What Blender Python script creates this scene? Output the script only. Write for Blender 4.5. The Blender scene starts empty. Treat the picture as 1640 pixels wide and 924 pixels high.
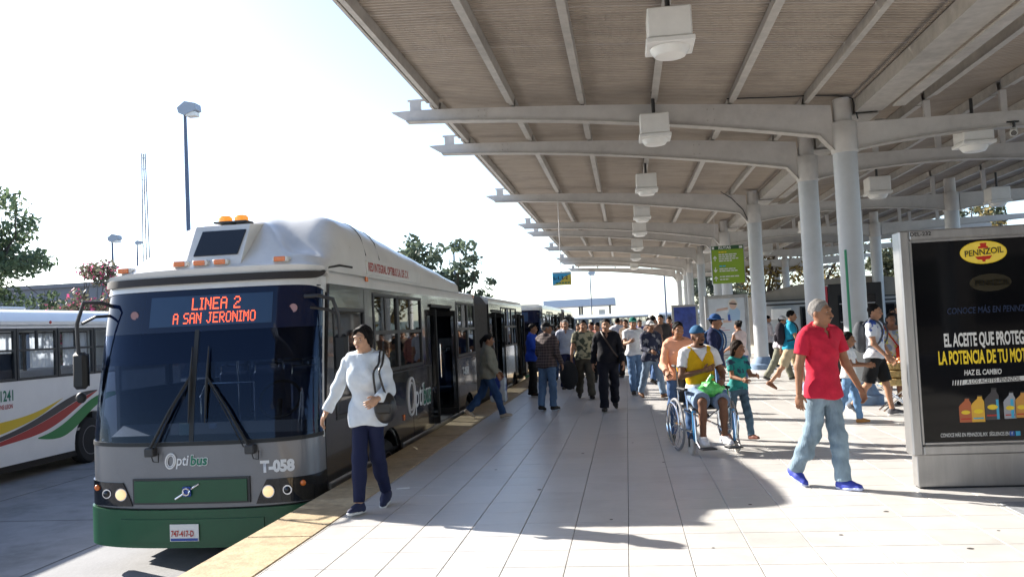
import bpy, math, random
import numpy as np
from mathutils import Vector, Matrix

# ------------------------------------------------------------------ camera, sky, sun, exposure
scene = bpy.context.scene
R = math.radians
CAM_H = 1.55
YAW, PITCH, ROLL = R(7.4395), R(2.5457), R(-2.7268)
_f = Vector((-math.sin(YAW)*math.cos(PITCH), math.cos(YAW)*math.cos(PITCH), math.sin(PITCH)))
_r = Vector((math.cos(YAW), math.sin(YAW), 0)); _u = _r.cross(_f)
_R = _r*math.cos(ROLL)+_u*math.sin(ROLL); _U = -_r*math.sin(ROLL)+_u*math.cos(ROLL)
cam_data = bpy.data.cameras.new('camera'); cam = bpy.data.objects.new('camera', cam_data)
scene.collection.objects.link(cam); scene.camera = cam
cam.matrix_world = Matrix(((_R.x,_U.x,-_f.x,0),(_R.y,_U.y,-_f.y,0),(_R.z,_U.z,-_f.z,CAM_H),(0,0,0,1)))
cam_data.sensor_width = 36; cam_data.lens = 36*1380/1640
cam_data.clip_start = .1; cam_data.clip_end = 4000

SUN_EL = R(29); SUN_ROT = math.atan2(-1.0, 0.52)
world = bpy.data.worlds.new('World'); scene.world = world; world.use_nodes = True
wn = world.node_tree; bg = wn.nodes['Background']
sky = wn.nodes.new('ShaderNodeTexSky'); sky.sky_type = 'NISHITA'; sky.sun_disc = False
sky.sun_elevation = SUN_EL; sky.sun_rotation = SUN_ROT; sky.dust_density = 3.0; sky.air_density = 1.0; sky.altitude = 1800
wn.links.new(sky.outputs[0], bg.inputs[0]); bg.inputs[1].default_value = 0.115
sl = bpy.data.lights.new('sun', 'SUN'); sl.energy = 5.0; sl.angle = R(.53); sl.color = (1, .94, .85)
sun = bpy.data.objects.new('sun', sl); scene.collection.objects.link(sun)
_sd = Vector((math.sin(SUN_ROT)*math.cos(SUN_EL), math.cos(SUN_ROT)*math.cos(SUN_EL), math.sin(SUN_EL)))
sun.rotation_euler = _sd.to_track_quat('Z', 'Y').to_euler(); sun.location = (-30, 20, 30)
scene.view_settings.view_transform = 'Standard'; scene.view_settings.look = 'None'
scene.view_settings.exposure = 1.56; scene.view_settings.gamma = 1
scene.cycles.max_bounces = 8; scene.cycles.diffuse_bounces = 4; scene.cycles.glossy_bounces = 4
scene.cycles.transparent_max_bounces = 12; scene.cycles.use_denoising = True
scene.cycles.sample_clamp_indirect = 8

rnd = random.Random(7); nrs = np.random.RandomState(5)
COL = scene.collection

# ------------------------------------------------------------------ materials
def mat(name, col, rough=.6, metal=0., var=0., vs=8., bump=0., bs=60., spec=.5, emit=None, es=0., coat=0., rnd_obj=0., aniso=None, world=False, stain=0.):
    m = bpy.data.materials.new(name); m.use_nodes = True
    nt = m.node_tree; p = nt.nodes['Principled BSDF']
    p.inputs['Base Color'].default_value = (*col, 1); p.inputs['Roughness'].default_value = rough
    p.inputs['Metallic'].default_value = metal; p.inputs['Specular IOR Level'].default_value = spec
    p.inputs['Coat Weight'].default_value = coat; p.inputs['Coat Roughness'].default_value = .05
    if emit: p.inputs['Emission Color'].default_value = (*emit, 1); p.inputs['Emission Strength'].default_value = es
    tc = nt.nodes.new('ShaderNodeTexCoord')
    src = tc.outputs['Object']
    if world: src = nt.nodes.new('ShaderNodeNewGeometry').outputs['Position']
    raw = src
    if aniso:
        mp = nt.nodes.new('ShaderNodeMapping'); mp.inputs['Scale'].default_value = aniso
        nt.links.new(src, mp.inputs[0]); src = mp.outputs[0]
    last = None
    if var > 0:
        n = nt.nodes.new('ShaderNodeTexNoise'); n.inputs['Scale'].default_value = vs; n.inputs['Detail'].default_value = 6; n.inputs['Roughness'].default_value = .65
        nt.links.new(src, n.inputs['Vector'])
        cr = nt.nodes.new('ShaderNodeMapRange'); cr.inputs[1].default_value = .3; cr.inputs[2].default_value = .7
        cr.inputs[3].default_value = 1-var; cr.inputs[4].default_value = 1+var
        nt.links.new(n.outputs[0], cr.inputs[0]); last = cr.outputs[0]
        rr = nt.nodes.new('ShaderNodeMapRange'); rr.inputs[3].default_value = max(.02, rough-.08); rr.inputs[4].default_value = min(1, rough+.1)
        nt.links.new(n.outputs[0], rr.inputs[0]); nt.links.new(rr.outputs[0], p.inputs['Roughness'])
    if stain > 0:
        n3 = nt.nodes.new('ShaderNodeTexNoise'); n3.inputs['Scale'].default_value = .9; n3.inputs['Detail'].default_value = 8; n3.inputs['Roughness'].default_value = .72
        nt.links.new(raw, n3.inputs['Vector'])
        r3 = nt.nodes.new('ShaderNodeMapRange'); r3.inputs[1].default_value = .50; r3.inputs[2].default_value = .72; r3.inputs[3].default_value = 1.; r3.inputs[4].default_value = 1-stain
        nt.links.new(n3.outputs[0], r3.inputs[0])
        m3 = nt.nodes.new('ShaderNodeMath'); m3.operation = 'MULTIPLY'; nt.links.new(last, m3.inputs[0]); nt.links.new(r3.outputs[0], m3.inputs[1]); last = m3.outputs[0]
    if rnd_obj > 0:
        oi = nt.nodes.new('ShaderNodeObjectInfo'); r = nt.nodes.new('ShaderNodeMapRange')
        r.inputs[3].default_value = 1-rnd_obj; r.inputs[4].default_value = 1+rnd_obj
        nt.links.new(oi.outputs['Random'], r.inputs[0])
        if last is not None:
            mm = nt.nodes.new('ShaderNodeMath'); mm.operation = 'MULTIPLY'
            nt.links.new(last, mm.inputs[0]); nt.links.new(r.outputs[0], mm.inputs[1]); last = mm.outputs[0]
        else: last = r.outputs[0]
    if last is not None:
        vm = nt.nodes.new('ShaderNodeVectorMath'); vm.operation = 'SCALE'; vm.inputs[0].default_value = col
        nt.links.new(last, vm.inputs['Scale']); nt.links.new(vm.outputs[0], p.inputs['Base Color'])
    if bump > 0:
        n2 = nt.nodes.new('ShaderNodeTexNoise'); n2.inputs['Scale'].default_value = bs; n2.inputs['Detail'].default_value = 4
        nt.links.new(src, n2.inputs['Vector'])
        b = nt.nodes.new('ShaderNodeBump'); b.inputs['Strength'].default_value = bump; b.inputs['Distance'].default_value = .02
        nt.links.new(n2.outputs[0], b.inputs['Height']); nt.links.new(b.outputs[0], p.inputs['Normal'])
    return m
def glass(name, tint, rough=.02, refl=1.0):
    m = bpy.data.materials.new(name); m.use_nodes = True; nt = m.node_tree
    for n in list(nt.nodes):
        if n.type != 'OUTPUT_MATERIAL': nt.nodes.remove(n)
    out = [n for n in nt.nodes if n.type == 'OUTPUT_MATERIAL'][0]
    t = nt.nodes.new('ShaderNodeBsdfTransparent'); t.inputs[0].default_value = (*tint, 1)
    g = nt.nodes.new('ShaderNodeBsdfGlossy'); g.inputs['Roughness'].default_value = rough; g.inputs[0].default_value = (*refl, 1) if isinstance(refl, tuple) else (refl, refl, refl, 1)
    fr = nt.nodes.new('ShaderNodeFresnel'); fr.inputs[0].default_value = 1.5
    mx = nt.nodes.new('ShaderNodeMixShader')
    ge = nt.nodes.new('ShaderNodeNewGeometry'); sb_ = nt.nodes.new('ShaderNodeMath'); sb_.operation = 'SUBTRACT'; sb_.inputs[0].default_value = 1; nt.links.new(ge.outputs['Backfacing'], sb_.inputs[1])
    ml = nt.nodes.new('ShaderNodeMath'); ml.operation = 'MULTIPLY'; nt.links.new(fr.outputs[0], ml.inputs[0]); nt.links.new(sb_.outputs[0], ml.inputs[1])   # the inner face of a pane does not mirror
    nt.links.new(ml.outputs[0], mx.inputs[0]); nt.links.new(t.outputs[0], mx.inputs[1]); nt.links.new(g.outputs[0], mx.inputs[2])
    nt.links.new(mx.outputs[0], out.inputs[0])
    return m
def pattern_mat(name, kind, cols, scale):
    m = mat(name, cols[0], .85, bump=.25, bs=90); nt = m.node_tree; p = nt.nodes['Principled BSDF']
    tc = nt.nodes.new('ShaderNodeTexCoord')
    def ramp(fac, a, b, pos=.5, soft=.02):
        cr = nt.nodes.new('ShaderNodeValToRGB'); e = cr.color_ramp.elements
        e[0].position = pos-soft; e[1].position = pos+soft; e[0].color = (*a, 1); e[1].color = (*b, 1)
        nt.links.new(fac, cr.inputs[0]); return cr.outputs[0]
    if kind == 'stripe' or kind == 'plaid':
        w = nt.nodes.new('ShaderNodeTexWave'); w.inputs['Scale'].default_value = scale; w.bands_direction = 'X'
        nt.links.new(tc.outputs['Object'], w.inputs[0]); c = ramp(w.outputs['Fac'], cols[0], cols[1], .62, .08)
        if kind == 'plaid':
            w2 = nt.nodes.new('ShaderNodeTexWave'); w2.inputs['Scale'].default_value = scale; w2.bands_direction = 'Z'
            nt.links.new(tc.outputs['Object'], w2.inputs[0]); c2 = ramp(w2.outputs['Fac'], cols[0], cols[2], .62, .1)
            mx = nt.nodes.new('ShaderNodeMixRGB'); mx.inputs[0].default_value = .5
            nt.links.new(c, mx.inputs[1]); nt.links.new(c2, mx.inputs[2]); c = mx.outputs[0]
    else:
        n = nt.nodes.new('ShaderNodeTexVoronoi'); n.inputs['Scale'].default_value = scale
        if kind == 'blotch':
            n = nt.nodes.new('ShaderNodeTexNoise'); n.inputs['Scale'].default_value = scale; n.inputs['Detail'].default_value = 1
        nt.links.new(tc.outputs['Object'], n.inputs['Vector'])
        c = ramp(n.outputs[0], cols[0], cols[1], .5 if kind == 'blotch' else .42, .04)
        if len(cols) > 2:
            n2 = nt.nodes.new('ShaderNodeTexNoise'); n2.inputs['Scale'].default_value = scale*1.7
            nt.links.new(tc.outputs['Object'], n2.inputs['Vector'])
            mx = nt.nodes.new('ShaderNodeMixRGB'); mx.inputs[2].default_value = (*cols[2], 1)
            r2 = nt.nodes.new('ShaderNodeMapRange'); r2.inputs[1].default_value = .56; r2.inputs[2].default_value = .6
            nt.links.new(n2.outputs[0], r2.inputs[0]); nt.links.new(r2.outputs[0], mx.inputs[0]); nt.links.new(c, mx.inputs[1]); c = mx.outputs[0]
    nt.links.new(c, p.inputs['Base Color'])
    return m

# ------------------------------------------------------------------ mesh helpers
class MB:
    def __init__(s): s.v = []; s.f = []
    def add(s, vs, fs):
        o = len(s.v); s.v += [tuple(v) for v in vs]; s.f += [tuple(i+o for i in f) for f in fs]; return s
    def box(s, a, b, ch=0.):
        x0,y0,z0 = [min(p,q) for p,q in zip(a,b)]; x1,y1,z1 = [max(p,q) for p,q in zip(a,b)]
        if ch <= 0:
            return s.add([(x0,y0,z0),(x1,y0,z0),(x1,y1,z0),(x0,y1,z0),(x0,y0,z1),(x1,y0,z1),(x1,y1,z1),(x0,y1,z1)],
                [(0,3,2,1),(4,5,6,7),(0,1,5,4),(1,2,6,5),(2,3,7,6),(3,0,4,7)])
        c = min(ch, (x1-x0)*.45, (y1-y0)*.45, (z1-z0)*.45); V = []; F = []
        # 24 verts: 3 per corner
        idx = {}
        for i,X in enumerate((x0,x1)):
            for j,Y in enumerate((y0,y1)):
                for k,Z in enumerate((z0,z1)):
                    sx,sy,sz = (1,-1)[i],(1,-1)[j],(1,-1)[k]
                    idx[i,j,k,0] = len(V); V.append((X, Y+sy*c, Z+sz*c))
                    idx[i,j,k,1] = len(V); V.append((X+sx*c, Y, Z+sz*c))
                    idx[i,j,k,2] = len(V); V.append((X+sx*c, Y+sy*c, Z))
        for i in (0,1):
            q = [idx[i,0,0,0],idx[i,1,0,0],idx[i,1,1,0],idx[i,0,1,0]]; F.append(q if i else q[::-1])
            q = [idx[0,i,0,1],idx[1,i,0,1],idx[1,i,1,1],idx[0,i,1,1]]; F.append(q[::-1] if i else q)
            q = [idx[0,0,i,2],idx[1,0,i,2],idx[1,1,i,2],idx[0,1,i,2]]; F.append(q if i else q[::-1])
        for a2 in (0,1):
            for b2 in (0,1):
                F.append([idx[0,a2,b2,1],idx[1,a2,b2,1],idx[1,a2,b2,2],idx[0,a2,b2,2]])
                F.append([idx[a2,0,b2,0],idx[a2,1,b2,0],idx[a2,1,b2,2],idx[a2,0,b2,2]])
                F.append([idx[a2,b2,0,0],idx[a2,b2,1,0],idx[a2,b2,1,1],idx[a2,b2,0,1]])
        for i in (0,1):
            for j in (0,1):
                for k in (0,1): F.append([idx[i,j,k,0],idx[i,j,k,1],idx[i,j,k,2]])
        return s.add(V, F)
    def tube(s, pts, r, n=8, cap=True, closed=False):
        pts = [Vector(p) for p in pts]; m = len(pts); rs = r if isinstance(r, (list,tuple)) else [r]*m
        V = []; F = []; prev = None
        for i,p in enumerate(pts):
            if closed: t = pts[(i+1)%m]-pts[i-1]
            else: t = pts[min(i+1,m-1)]-pts[max(i-1,0)]
            t.normalize()
            if prev is None: a = t.orthogonal().normalized()
            else:
                a = prev-t*prev.dot(t)
                a = a.normalized() if a.length > 1e-6 else t.orthogonal().normalized()
            prev = a; b = t.cross(a)
            for k in range(n):
                w = 2*math.pi*k/n; V.append(p+(a*math.cos(w)+b*math.sin(w))*rs[i])
        for i in range(m if closed else m-1):
            j = (i+1)%m
            for k in range(n): F.append((i*n+k, i*n+(k+1)%n, j*n+(k+1)%n, j*n+k))
        if cap and not closed: F.append(tuple(range(n))[::-1]); F.append(tuple((m-1)*n+k for k in range(n)))
        return s.add(V, F)
    def prism(s, poly, axis, a, b):
        """poly: list of 2D; axis 'x': (y,z), 'y': (x,z), 'z': (x,y)"""
        def P(p, t): return (t,p[0],p[1]) if axis=='x' else (p[0],t,p[1]) if axis=='y' else (p[0],p[1],t)
        n = len(poly); V = [P(p,a) for p in poly]+[P(p,b) for p in poly]
        F = [tuple(range(n))[::-1], tuple(range(n,2*n))]+[(i,(i+1)%n,n+(i+1)%n,n+i) for i in range(n)]
        return s.add(V, F)
    def lathe(s, prof, c=(0,0,0), axis='z', n=24):
        V = []; F = []; m = len(prof)
        for (r,h) in prof:
            for k in range(n):
                w = 2*math.pi*k/n; a,b = r*math.cos(w), r*math.sin(w)
                V.append((c[0]+a,c[1]+b,c[2]+h) if axis=='z' else (c[0]+h,c[1]+a,c[2]+b) if axis=='x' else (c[0]+a,c[1]+h,c[2]+b))
        for i in range(m-1):
            for k in range(n): F.append((i*n+k,i*n+(k+1)%n,(i+1)*n+(k+1)%n,(i+1)*n+k))
        F.append(tuple(range(n))[::-1]); F.append(tuple((m-1)*n+k for k in range(n)))
        return s.add(V, F)
    def grid(s, P, nu, nv):
        V = [P(i/nu, j/nv) for j in range(nv+1) for i in range(nu+1)]
        F = [(j*(nu+1)+i, j*(nu+1)+i+1, (j+1)*(nu+1)+i+1, (j+1)*(nu+1)+i) for j in range(nv) for i in range(nu)]
        return s.add(V, F)
    def shell(s, P, nu, nv, N):
        """closed thin slab: P(u,v) outer, N(u,v) inner"""
        o = len(s.v); n1 = (nu+1)*(nv+1); s.grid(P, nu, nv); s.grid(N, nu, nv)
        for q in range(len(s.f)-nu*nv, len(s.f)): s.f[q] = s.f[q][::-1]
        w = nu+1
        for i in range(nu):
            s.f.append((o+i+1,o+i,o+n1+i,o+n1+i+1)); a = o+nv*w+i; s.f.append((a,a+1,a+1+n1,a+n1))
        for j in range(nv):
            a = o+j*w; s.f.append((a,a+w,a+w+n1,a+n1)); a = o+j*w+nu; s.f.append((a+w,a,a+n1,a+w+n1))
        return s
    def ell(s, c, r, n=12, m=8, rot=None):
        V = []; F = []
        for j in range(m+1):
            ph = math.pi*j/m
            for i in range(n):
                th = 2*math.pi*i/n
                p = Vector((r[0]*math.sin(ph)*math.cos(th), r[1]*math.sin(ph)*math.sin(th), r[2]*math.cos(ph)))
                if rot: p = rot @ p
                V.append((c[0]+p.x,c[1]+p.y,c[2]+p.z))
        for j in range(m):
            for i in range(n): F.append((j*n+i,(j+1)*n+i,(j+1)*n+(i+1)%n,j*n+(i+1)%n))
        return s.add(V, F)
    def xf(s, M):
        s.v = [tuple(M @ Vector(v)) for v in s.v]; return s
    def build(s, name, m, parent=None, smooth=False, fix=True):
        me = bpy.data.meshes.new(name); me.from_pydata(s.v, [], s.f)
        if smooth:
            for p in me.polygons: p.use_smooth = True
            try: me.set_sharp_from_angle(angle=R(38))
            except Exception: pass
        o = bpy.data.objects.new(name, me); COL.objects.link(o)
        if m: me.materials.append(m)
        if parent is not None: o.parent = parent
        return o
def new(me, name, parent=None):
    o = bpy.data.objects.new(name, me); COL.objects.link(o)
    if parent is not None: o.parent = parent
    return o
def empty(name, loc=(0,0,0), rz=0.):
    o = bpy.data.objects.new(name, None); COL.objects.link(o); o.location = loc; o.rotation_euler = (0,0,rz); o.empty_display_size = .1
    return o
def tag(o, label, cat, group=None):
    o['label'] = label; o['category'] = cat
    if group: o['group'] = group
    return o
def struct(o): o['kind'] = 'structure'; return o
def stuff(o): o['kind'] = 'stuff'; return o
def kids(o): return [c for c in COL.objects if c.parent is o]
def copy_tree(o, parent=None, skip=()):
    c = o.copy(); COL.objects.link(c); c.parent = parent
    for ch in CH.get(o.name, []):
        if ch.name.split('.')[0] not in skip: copy_tree(ch, c, skip)
    return c
CH = {}
def index_children():
    CH.clear()
    for o in COL.objects:
        if o.parent is not None: CH.setdefault(o.parent.name, []).append(o)
def text(body, size, m, parent, M, name='lettering', bold=0., shear=0., sx=1., depth=.0, align='LEFT', space=1.):
    cu = bpy.data.curves.new('t', 'FONT'); cu.body = body; cu.size = size; cu.offset = bold; cu.shear = shear
    cu.align_x = align; cu.extrude = depth; cu.space_character = space; cu.resolution_u = 3
    t = bpy.data.objects.new('t', cu); COL.objects.link(t)
    bpy.context.view_layer.update()
    me = bpy.data.meshes.new_from_object(t.evaluated_get(bpy.context.evaluated_depsgraph_get()))
    bpy.data.objects.remove(t); bpy.data.curves.remove(cu)
    me.transform(Matrix(M) @ Matrix.Diagonal((sx,1,1,1)))
    me.materials.clear(); me.materials.append(m); me.name = name
    return new(me, name, parent)
def frame(o, ex, ey):  # text basis: origin, x dir, up dir
    ex = Vector(ex).normalized(); ey = Vector(ey).normalized(); ez = ex.cross(ey)
    return Matrix(((ex.x,ey.x,ez.x,o[0]),(ex.y,ey.y,ez.y,o[1]),(ex.z,ey.z,ez.z,o[2]),(0,0,0,1)))

M = {}
M['tile'] = mat('tile', (.53,.515,.495), .34, var=.06, vs=5, bump=.04, bs=30, rnd_obj=.04, world=True, stain=.17)
M['grout'] = mat('grout', (.17,.16,.15), .9, var=.2, vs=20)
M['yellow_kerb'] = mat('yellow_kerb', (.40,.305,.18), .65, var=.25, vs=9, bump=.2, bs=40, world=True, stain=.4, rnd_obj=.06)
M['concrete'] = mat('concrete', (.22,.22,.225), .85, var=.18, vs=1.3, bump=.2, bs=25, world=True, stain=.4)
M['kerb_face'] = mat('kerb_face', (.12,.12,.12), .9, var=.25, vs=4, bump=.2, bs=30)
M['beam'] = mat('beam_paint', (.54,.515,.49), .45, var=.09, vs=2.5, bump=.02, bs=30, world=True, stain=.18)
M['purlin'] = mat('purlin_paint', (.41,.385,.35), .5, var=.16, vs=6, world=True, stain=.3)
M['sheet'] = mat('roof_sheet', (.37,.315,.26), .6, var=.14, vs=1.7, aniso=(.3,2.5,1), world=True, stain=.25)
M['column'] = mat('column_paint', (.46,.475,.49), .4, var=.06, vs=3, world=True, stain=.15)
M['white'] = mat('white_plastic', (.72,.71,.68), .45, var=.05, vs=5)
M['diffuser'] = mat('lamp_diffuser', (.75,.74,.70), .3)
M['base_blue'] = mat('base_blue', (.16,.24,.36), .7, var=.25, vs=6)
M['steel'] = mat('brushed_steel', (.40,.395,.39), .36, metal=.8, var=.16, vs=7, aniso=(1,1,.12), stain=.3)
M['dark_metal'] = mat('dark_metal', (.03,.03,.032), .45)
M['black'] = mat('black_rubber', (.012,.012,.012), .6)
M['chrome'] = mat('chrome', (.75,.75,.76), .12, metal=1)
M['bus_white'] = mat('bus_white', (.70,.69,.66), .3, var=.05, vs=3, coat=.35, stain=.16)
M['bus_char'] = mat('bus_charcoal', (.032,.03,.031), .16, var=.1, vs=4, coat=.6)
M['bus_grey'] = mat('bus_grey', (.17,.175,.19), .3, metal=.35, var=.02, vs=5, coat=.5, stain=.14)
M['bus_green'] = mat('bus_green', (.004,.075,.028), .35, var=.06, vs=5, coat=.15, stain=.25)
M['trim'] = mat('silver_trim', (.42,.43,.45), .35, metal=.6)
M['amber'] = mat('amber_lens', (.75,.17,.02), .25, coat=.5)
M['bellows'] = mat('bellows_fabric', (.10,.095,.09), .85, var=.25, vs=12)
M['wind'] = glass('windshield_glass', (.45,.50,.58), refl=(.34,.42,.60))
M['side_glass'] = glass('side_glass', (.44,.47,.5))
M['tint'] = mat('tinted_band', (.002,.007,.030), .04, spec=.4)
M['dark_glass'] = mat('dark_glass', (.006,.007,.010), .04, spec=.6)
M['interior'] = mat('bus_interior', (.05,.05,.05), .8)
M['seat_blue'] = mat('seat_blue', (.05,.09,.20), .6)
M['led'] = mat('led_dots', (.3,.02,.01), .5, emit=(1,.13,.05), es=.75)
M['lamp_on'] = mat('headlamp_lit', (.75,.55,.32), .25, emit=(1,.70,.36), es=.30)
M['txt_white'] = mat('letter_white', (.75,.75,.75), .5)
M['txt_red'] = mat('letter_red', (.42,.03,.02), .5)
M['txt_green'] = mat('letter_green', (.01,.16,.09), .5)
M['txt_black'] = mat('letter_black', (.01,.01,.01), .5)
M['txt_yellow'] = mat('letter_yellow', (.80,.58,.02), .45)
M['txt_blue'] = mat('letter_blue', (.02,.06,.30), .5)
M['tyre'] = mat('tyre', (.018,.018,.018), .85, bump=.2, bs=50)
M['rim'] = mat('rim', (.16,.16,.17), .5, metal=.5, var=.2, vs=10)
# ------------------------------------------------------------------ setting: road, platform, terrain
Z_ROAD = -.80
def rect(x0,x1,y0,y1,z): return MB().add([(x0,y0,z),(x1,y0,z),(x1,y1,z),(x0,y1,z)],[(0,1,2,3)])
M['earth'] = mat('earth', (.22,.20,.17), .95, var=.2, vs=.05)
struct(rect(-1500,1500,-200,3000,Z_ROAD-.02).build('ground', M['earth']))
road = struct(rect(-40,-3.06,-30,140,Z_ROAD).build('road', M['concrete']))
M['joint'] = mat('road_joint', (.10,.10,.10), .9)
for i in range(14):
    y = 2+i*4.5; MB().box((-15,y,Z_ROAD-.01),(-3.07,y+.02,Z_ROAD+.003)).build('expansion_joint', M['joint'], road)
for x in (-6.4,-9.9): MB().box((x,-5,Z_ROAD-.01),(x+.02,70,Z_ROAD+.0035)).build('expansion_joint', M['joint'], road)
KX, YX = -3.05, -2.5
plat = struct(MB().box((KX+.02,-14,Z_ROAD-.1),(30,75,-.012)).build('platform', M['grout']))
def slab_mat():
    m = mat('far_paving', (.56,.545,.52), .35); nt = m.node_tree; p = nt.nodes['Principled BSDF']
    tc = nt.nodes.new('ShaderNodeTexCoord'); b = nt.nodes.new('ShaderNodeTexBrick')
    b.offset = 0; b.inputs['Scale'].default_value = 1; b.inputs['Brick Width'].default_value = .41; b.inputs['Row Height'].default_value = .41
    b.inputs['Mortar Size'].default_value = .006; b.inputs['Color1'].default_value = (.55,.535,.51,1); b.inputs['Color2'].default_value = (.58,.565,.54,1); b.inputs['Mortar'].default_value = (.25,.24,.23,1)
    nt.links.new(tc.outputs['Object'], b.inputs[0]); nt.links.new(b.outputs[0], p.inputs['Base Color']); return m
fp = slab_mat()
MB().add([(YX,40.18,0),(30,40.18,0),(30,75,0),(YX,75,0),(9.6,-14,0),(30,-14,0),(30,40.18,0),(9.6,40.18,0),(YX,-14,0),(9.6,-14,0),(9.6,1.6,0),(YX,1.6,0)],
    [(0,1,2,3),(4,5,6,7),(8,9,10,11)]).build('far_paving', fp, plat)
# kerb blocks with the yellow band on top
kerb = struct(MB().box((KX+.012,-14,Z_ROAD-.05),(KX+.2,75,-.02)).build('kerb', M['kerb_face']))
for i in range(44):
    y = -13.5+i*2.0
    MB().box((KX,y+.003,-.20),(YX-.004,y+1.997,.004),.012).build('kerb_block', M['yellow_kerb'], kerb)
# tiles
TX, TY = .4035, .4105; X0, Y0 = -.065, 5.59
def tile_mb(cx, cy, mb):
    hx, hy, c = TX/2-.0024, TY/2-.0021, .0022
    V = [(cx-hx,cy-hy,-.02),(cx+hx,cy-hy,-.02),(cx+hx,cy+hy,-.02),(cx-hx,cy+hy,-.02),
         (cx-hx,cy-hy,-c),(cx+hx,cy-hy,-c),(cx+hx,cy+hy,-c),(cx-hx,cy+hy,-c),
         (cx-hx+c,cy-hy+c,0),(cx+hx-c,cy-hy+c,0),(cx+hx-c,cy+hy-c,0),(cx-hx+c,cy+hy-c,0)]
    F = [(8,9,10,11)]
    for k in range(4):
        j = (k+1)%4; F += [(k,j,4+j,4+k),(4+k,4+j,8+j,8+k)]
    mb.add(V, F)
def proj(p):
    d = Vector(p)-Vector((0,0,CAM_H)); w = d.dot(_f)
    if w <= .1: return None
    return 820+1380*d.dot(_R)/w, 462-1380*d.dot(_U)/w, w
cells = []
for ix in range(-6, 24):
    for iy in range(-10, 85):
        cx, cy = X0+(ix+.5)*TX, Y0+(iy+.5)*TY
        if cx-TX/2 < YX-.01 or cx > 9.7: continue
        q = proj((cx,cy,0)); vis = q is not None and -20 < q[0] < 1660 and 380 < q[1] < 935
        cells.append((q[2] if vis else 1e3+abs(cy), cx, cy))
cells.sort()
tm = MB(); tile_mb(0,0,tm); t0 = tm.build('floor_tile', M['tile'], plat); t0.location = (cells[0][1],cells[0][2],0)
for (_,cx,cy) in cells[1:300]:
    o = new(t0.data,'floor_tile',plat); o.location = (cx,cy,rnd.uniform(-.0006,.0004))
rest = MB()
for (_,cx,cy) in cells[300:]: tile_mb(cx,cy,rest)
stuff(rest.build('floor_tiles', M['tile'], plat))
# cut strip of tile next to the yellow band
xl = X0-6*TX
MB().box((YX,-14,-.02),(xl-.003,40,-.001)).build('edge_strip', M['tile'], plat)
drain = mat('drain_cover', (.25,.26,.28), .6, var=.25, vs=20)
MB().box((2.80,6.74,-.01),(3.5,7.25,.004),.002).build('drain_cover', drain, plat)
# far hills
def hills():
    mb = MB()
    def P(u,v):
        x = -900+1800*u; y = 1500+500*v
        h = 30*math.sin(math.pi*v)*(.5+.5*math.sin(u*9+1)+.3*math.sin(u*23))*1.2
        return (x,y,max(h,0)-2)
    mb.grid(P,60,8); return struct(mb.build('hills', mat('hills',(.12,.16,.14),.9), smooth=True))
hills()

# added dark wall behind the viewpoint, there to darken reflections in poster and glass
dim_wall = struct(MB().box((-2.4,-17,-.1),(30,-16.4,7.5)).build('reflection_dimming_wall', mat('dimming_wall_dark',(.10,.095,.09),.8,var=.3,vs=.8)))
for i in range(9): MB().box((-1.5+i*3.4,-16.42,.9),(.9+i*3.4,-16.36,3.2)).build('window', M['dark_glass'], dim_wall)  # dark windows on the added wall
# ------------------------------------------------------------------ canopy
can = tag(empty('platform_canopy',(3.8,15.05,0)), 'long curved steel bus platform canopy on white columns over the tiled platform', 'canopy')
def cb(mb, name, m, par=can, smooth=False):
    if par is can:
        mb.v = [(x-3.8,y-15.05,z) for x,y,z in mb.v]
    return mb.build(name, m, par, smooth)
BEAMS = [-10.5,-3,0,7.5,15.05,18.05,25.5,33,36,43.5,51,54,61.5]
def ztop(x): # beam top over the left bay
    u = 3.5-x; return 5.03+.098*u-.0042*u*u
def zbot(x):
    u = 3.4-x; return 4.53+.182*u-.0098*u*u
bm_mesh = {}
def left_beam():
    mb = MB(); xs = [-3.9+i*(7.3/16) for i in range(17)]
    top = [(x,ztop(x)) for x in xs]; bot = [(x,zbot(x)) for x in xs]
    top[0] = (-4.0,ztop(-3.9)-.02); bot[0] = (-3.72,zbot(-3.72))
    web = bot+[(3.62,4.27),(3.62,4.72),(3.6,5.02)]+top[::-1]
    mb.prism(web,'y',-.07,.07)
    return mb
def flange():
    mb = MB(); xs = [-3.72+i*(7.12/16) for i in range(17)]; path = [(x,zbot(x)) for x in xs]+[(3.63,4.25)]
    for (a,b) in zip(path,path[1:]):
        mb.add([(a[0],-.11,a[1]-.025),(b[0],-.11,b[1]-.025),(b[0],.11,b[1]-.025),(a[0],.11,a[1]-.025),(a[0],-.11,a[1]-.001),(b[0],-.11,b[1]-.001),(b[0],.11,b[1]-.001),(a[0],.11,a[1]-.001)],
            [(0,3,2,1),(4,5,6,7),(0,1,5,4),(2,3,7,6),(1,2,6,5),(3,0,4,7)])
    return mb
def right_beam(k=0):
    mb = MB(); n = 14; top = [(3.98+i*(5.02/n), 4.70) for i in range(n+1)]
    bot = [(3.98+i*(5.02/n), 4.26+.2*math.sin(math.pi*i/n)**.8) for i in range(n+1)]
    if k == 0: return mb.prism(bot+top[::-1],'y',-.07,.07)
    n = 12; top = [(9.42+i*(5/n), 4.70+.05*i/n) for i in range(n+1)]; bot = [(9.42+i*(5/n), 4.26+.34*(i/n)**.7) for i in range(n+1)]
    mb.prism(bot+top[::-1],'y',-.07,.07)
    return mb
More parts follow.
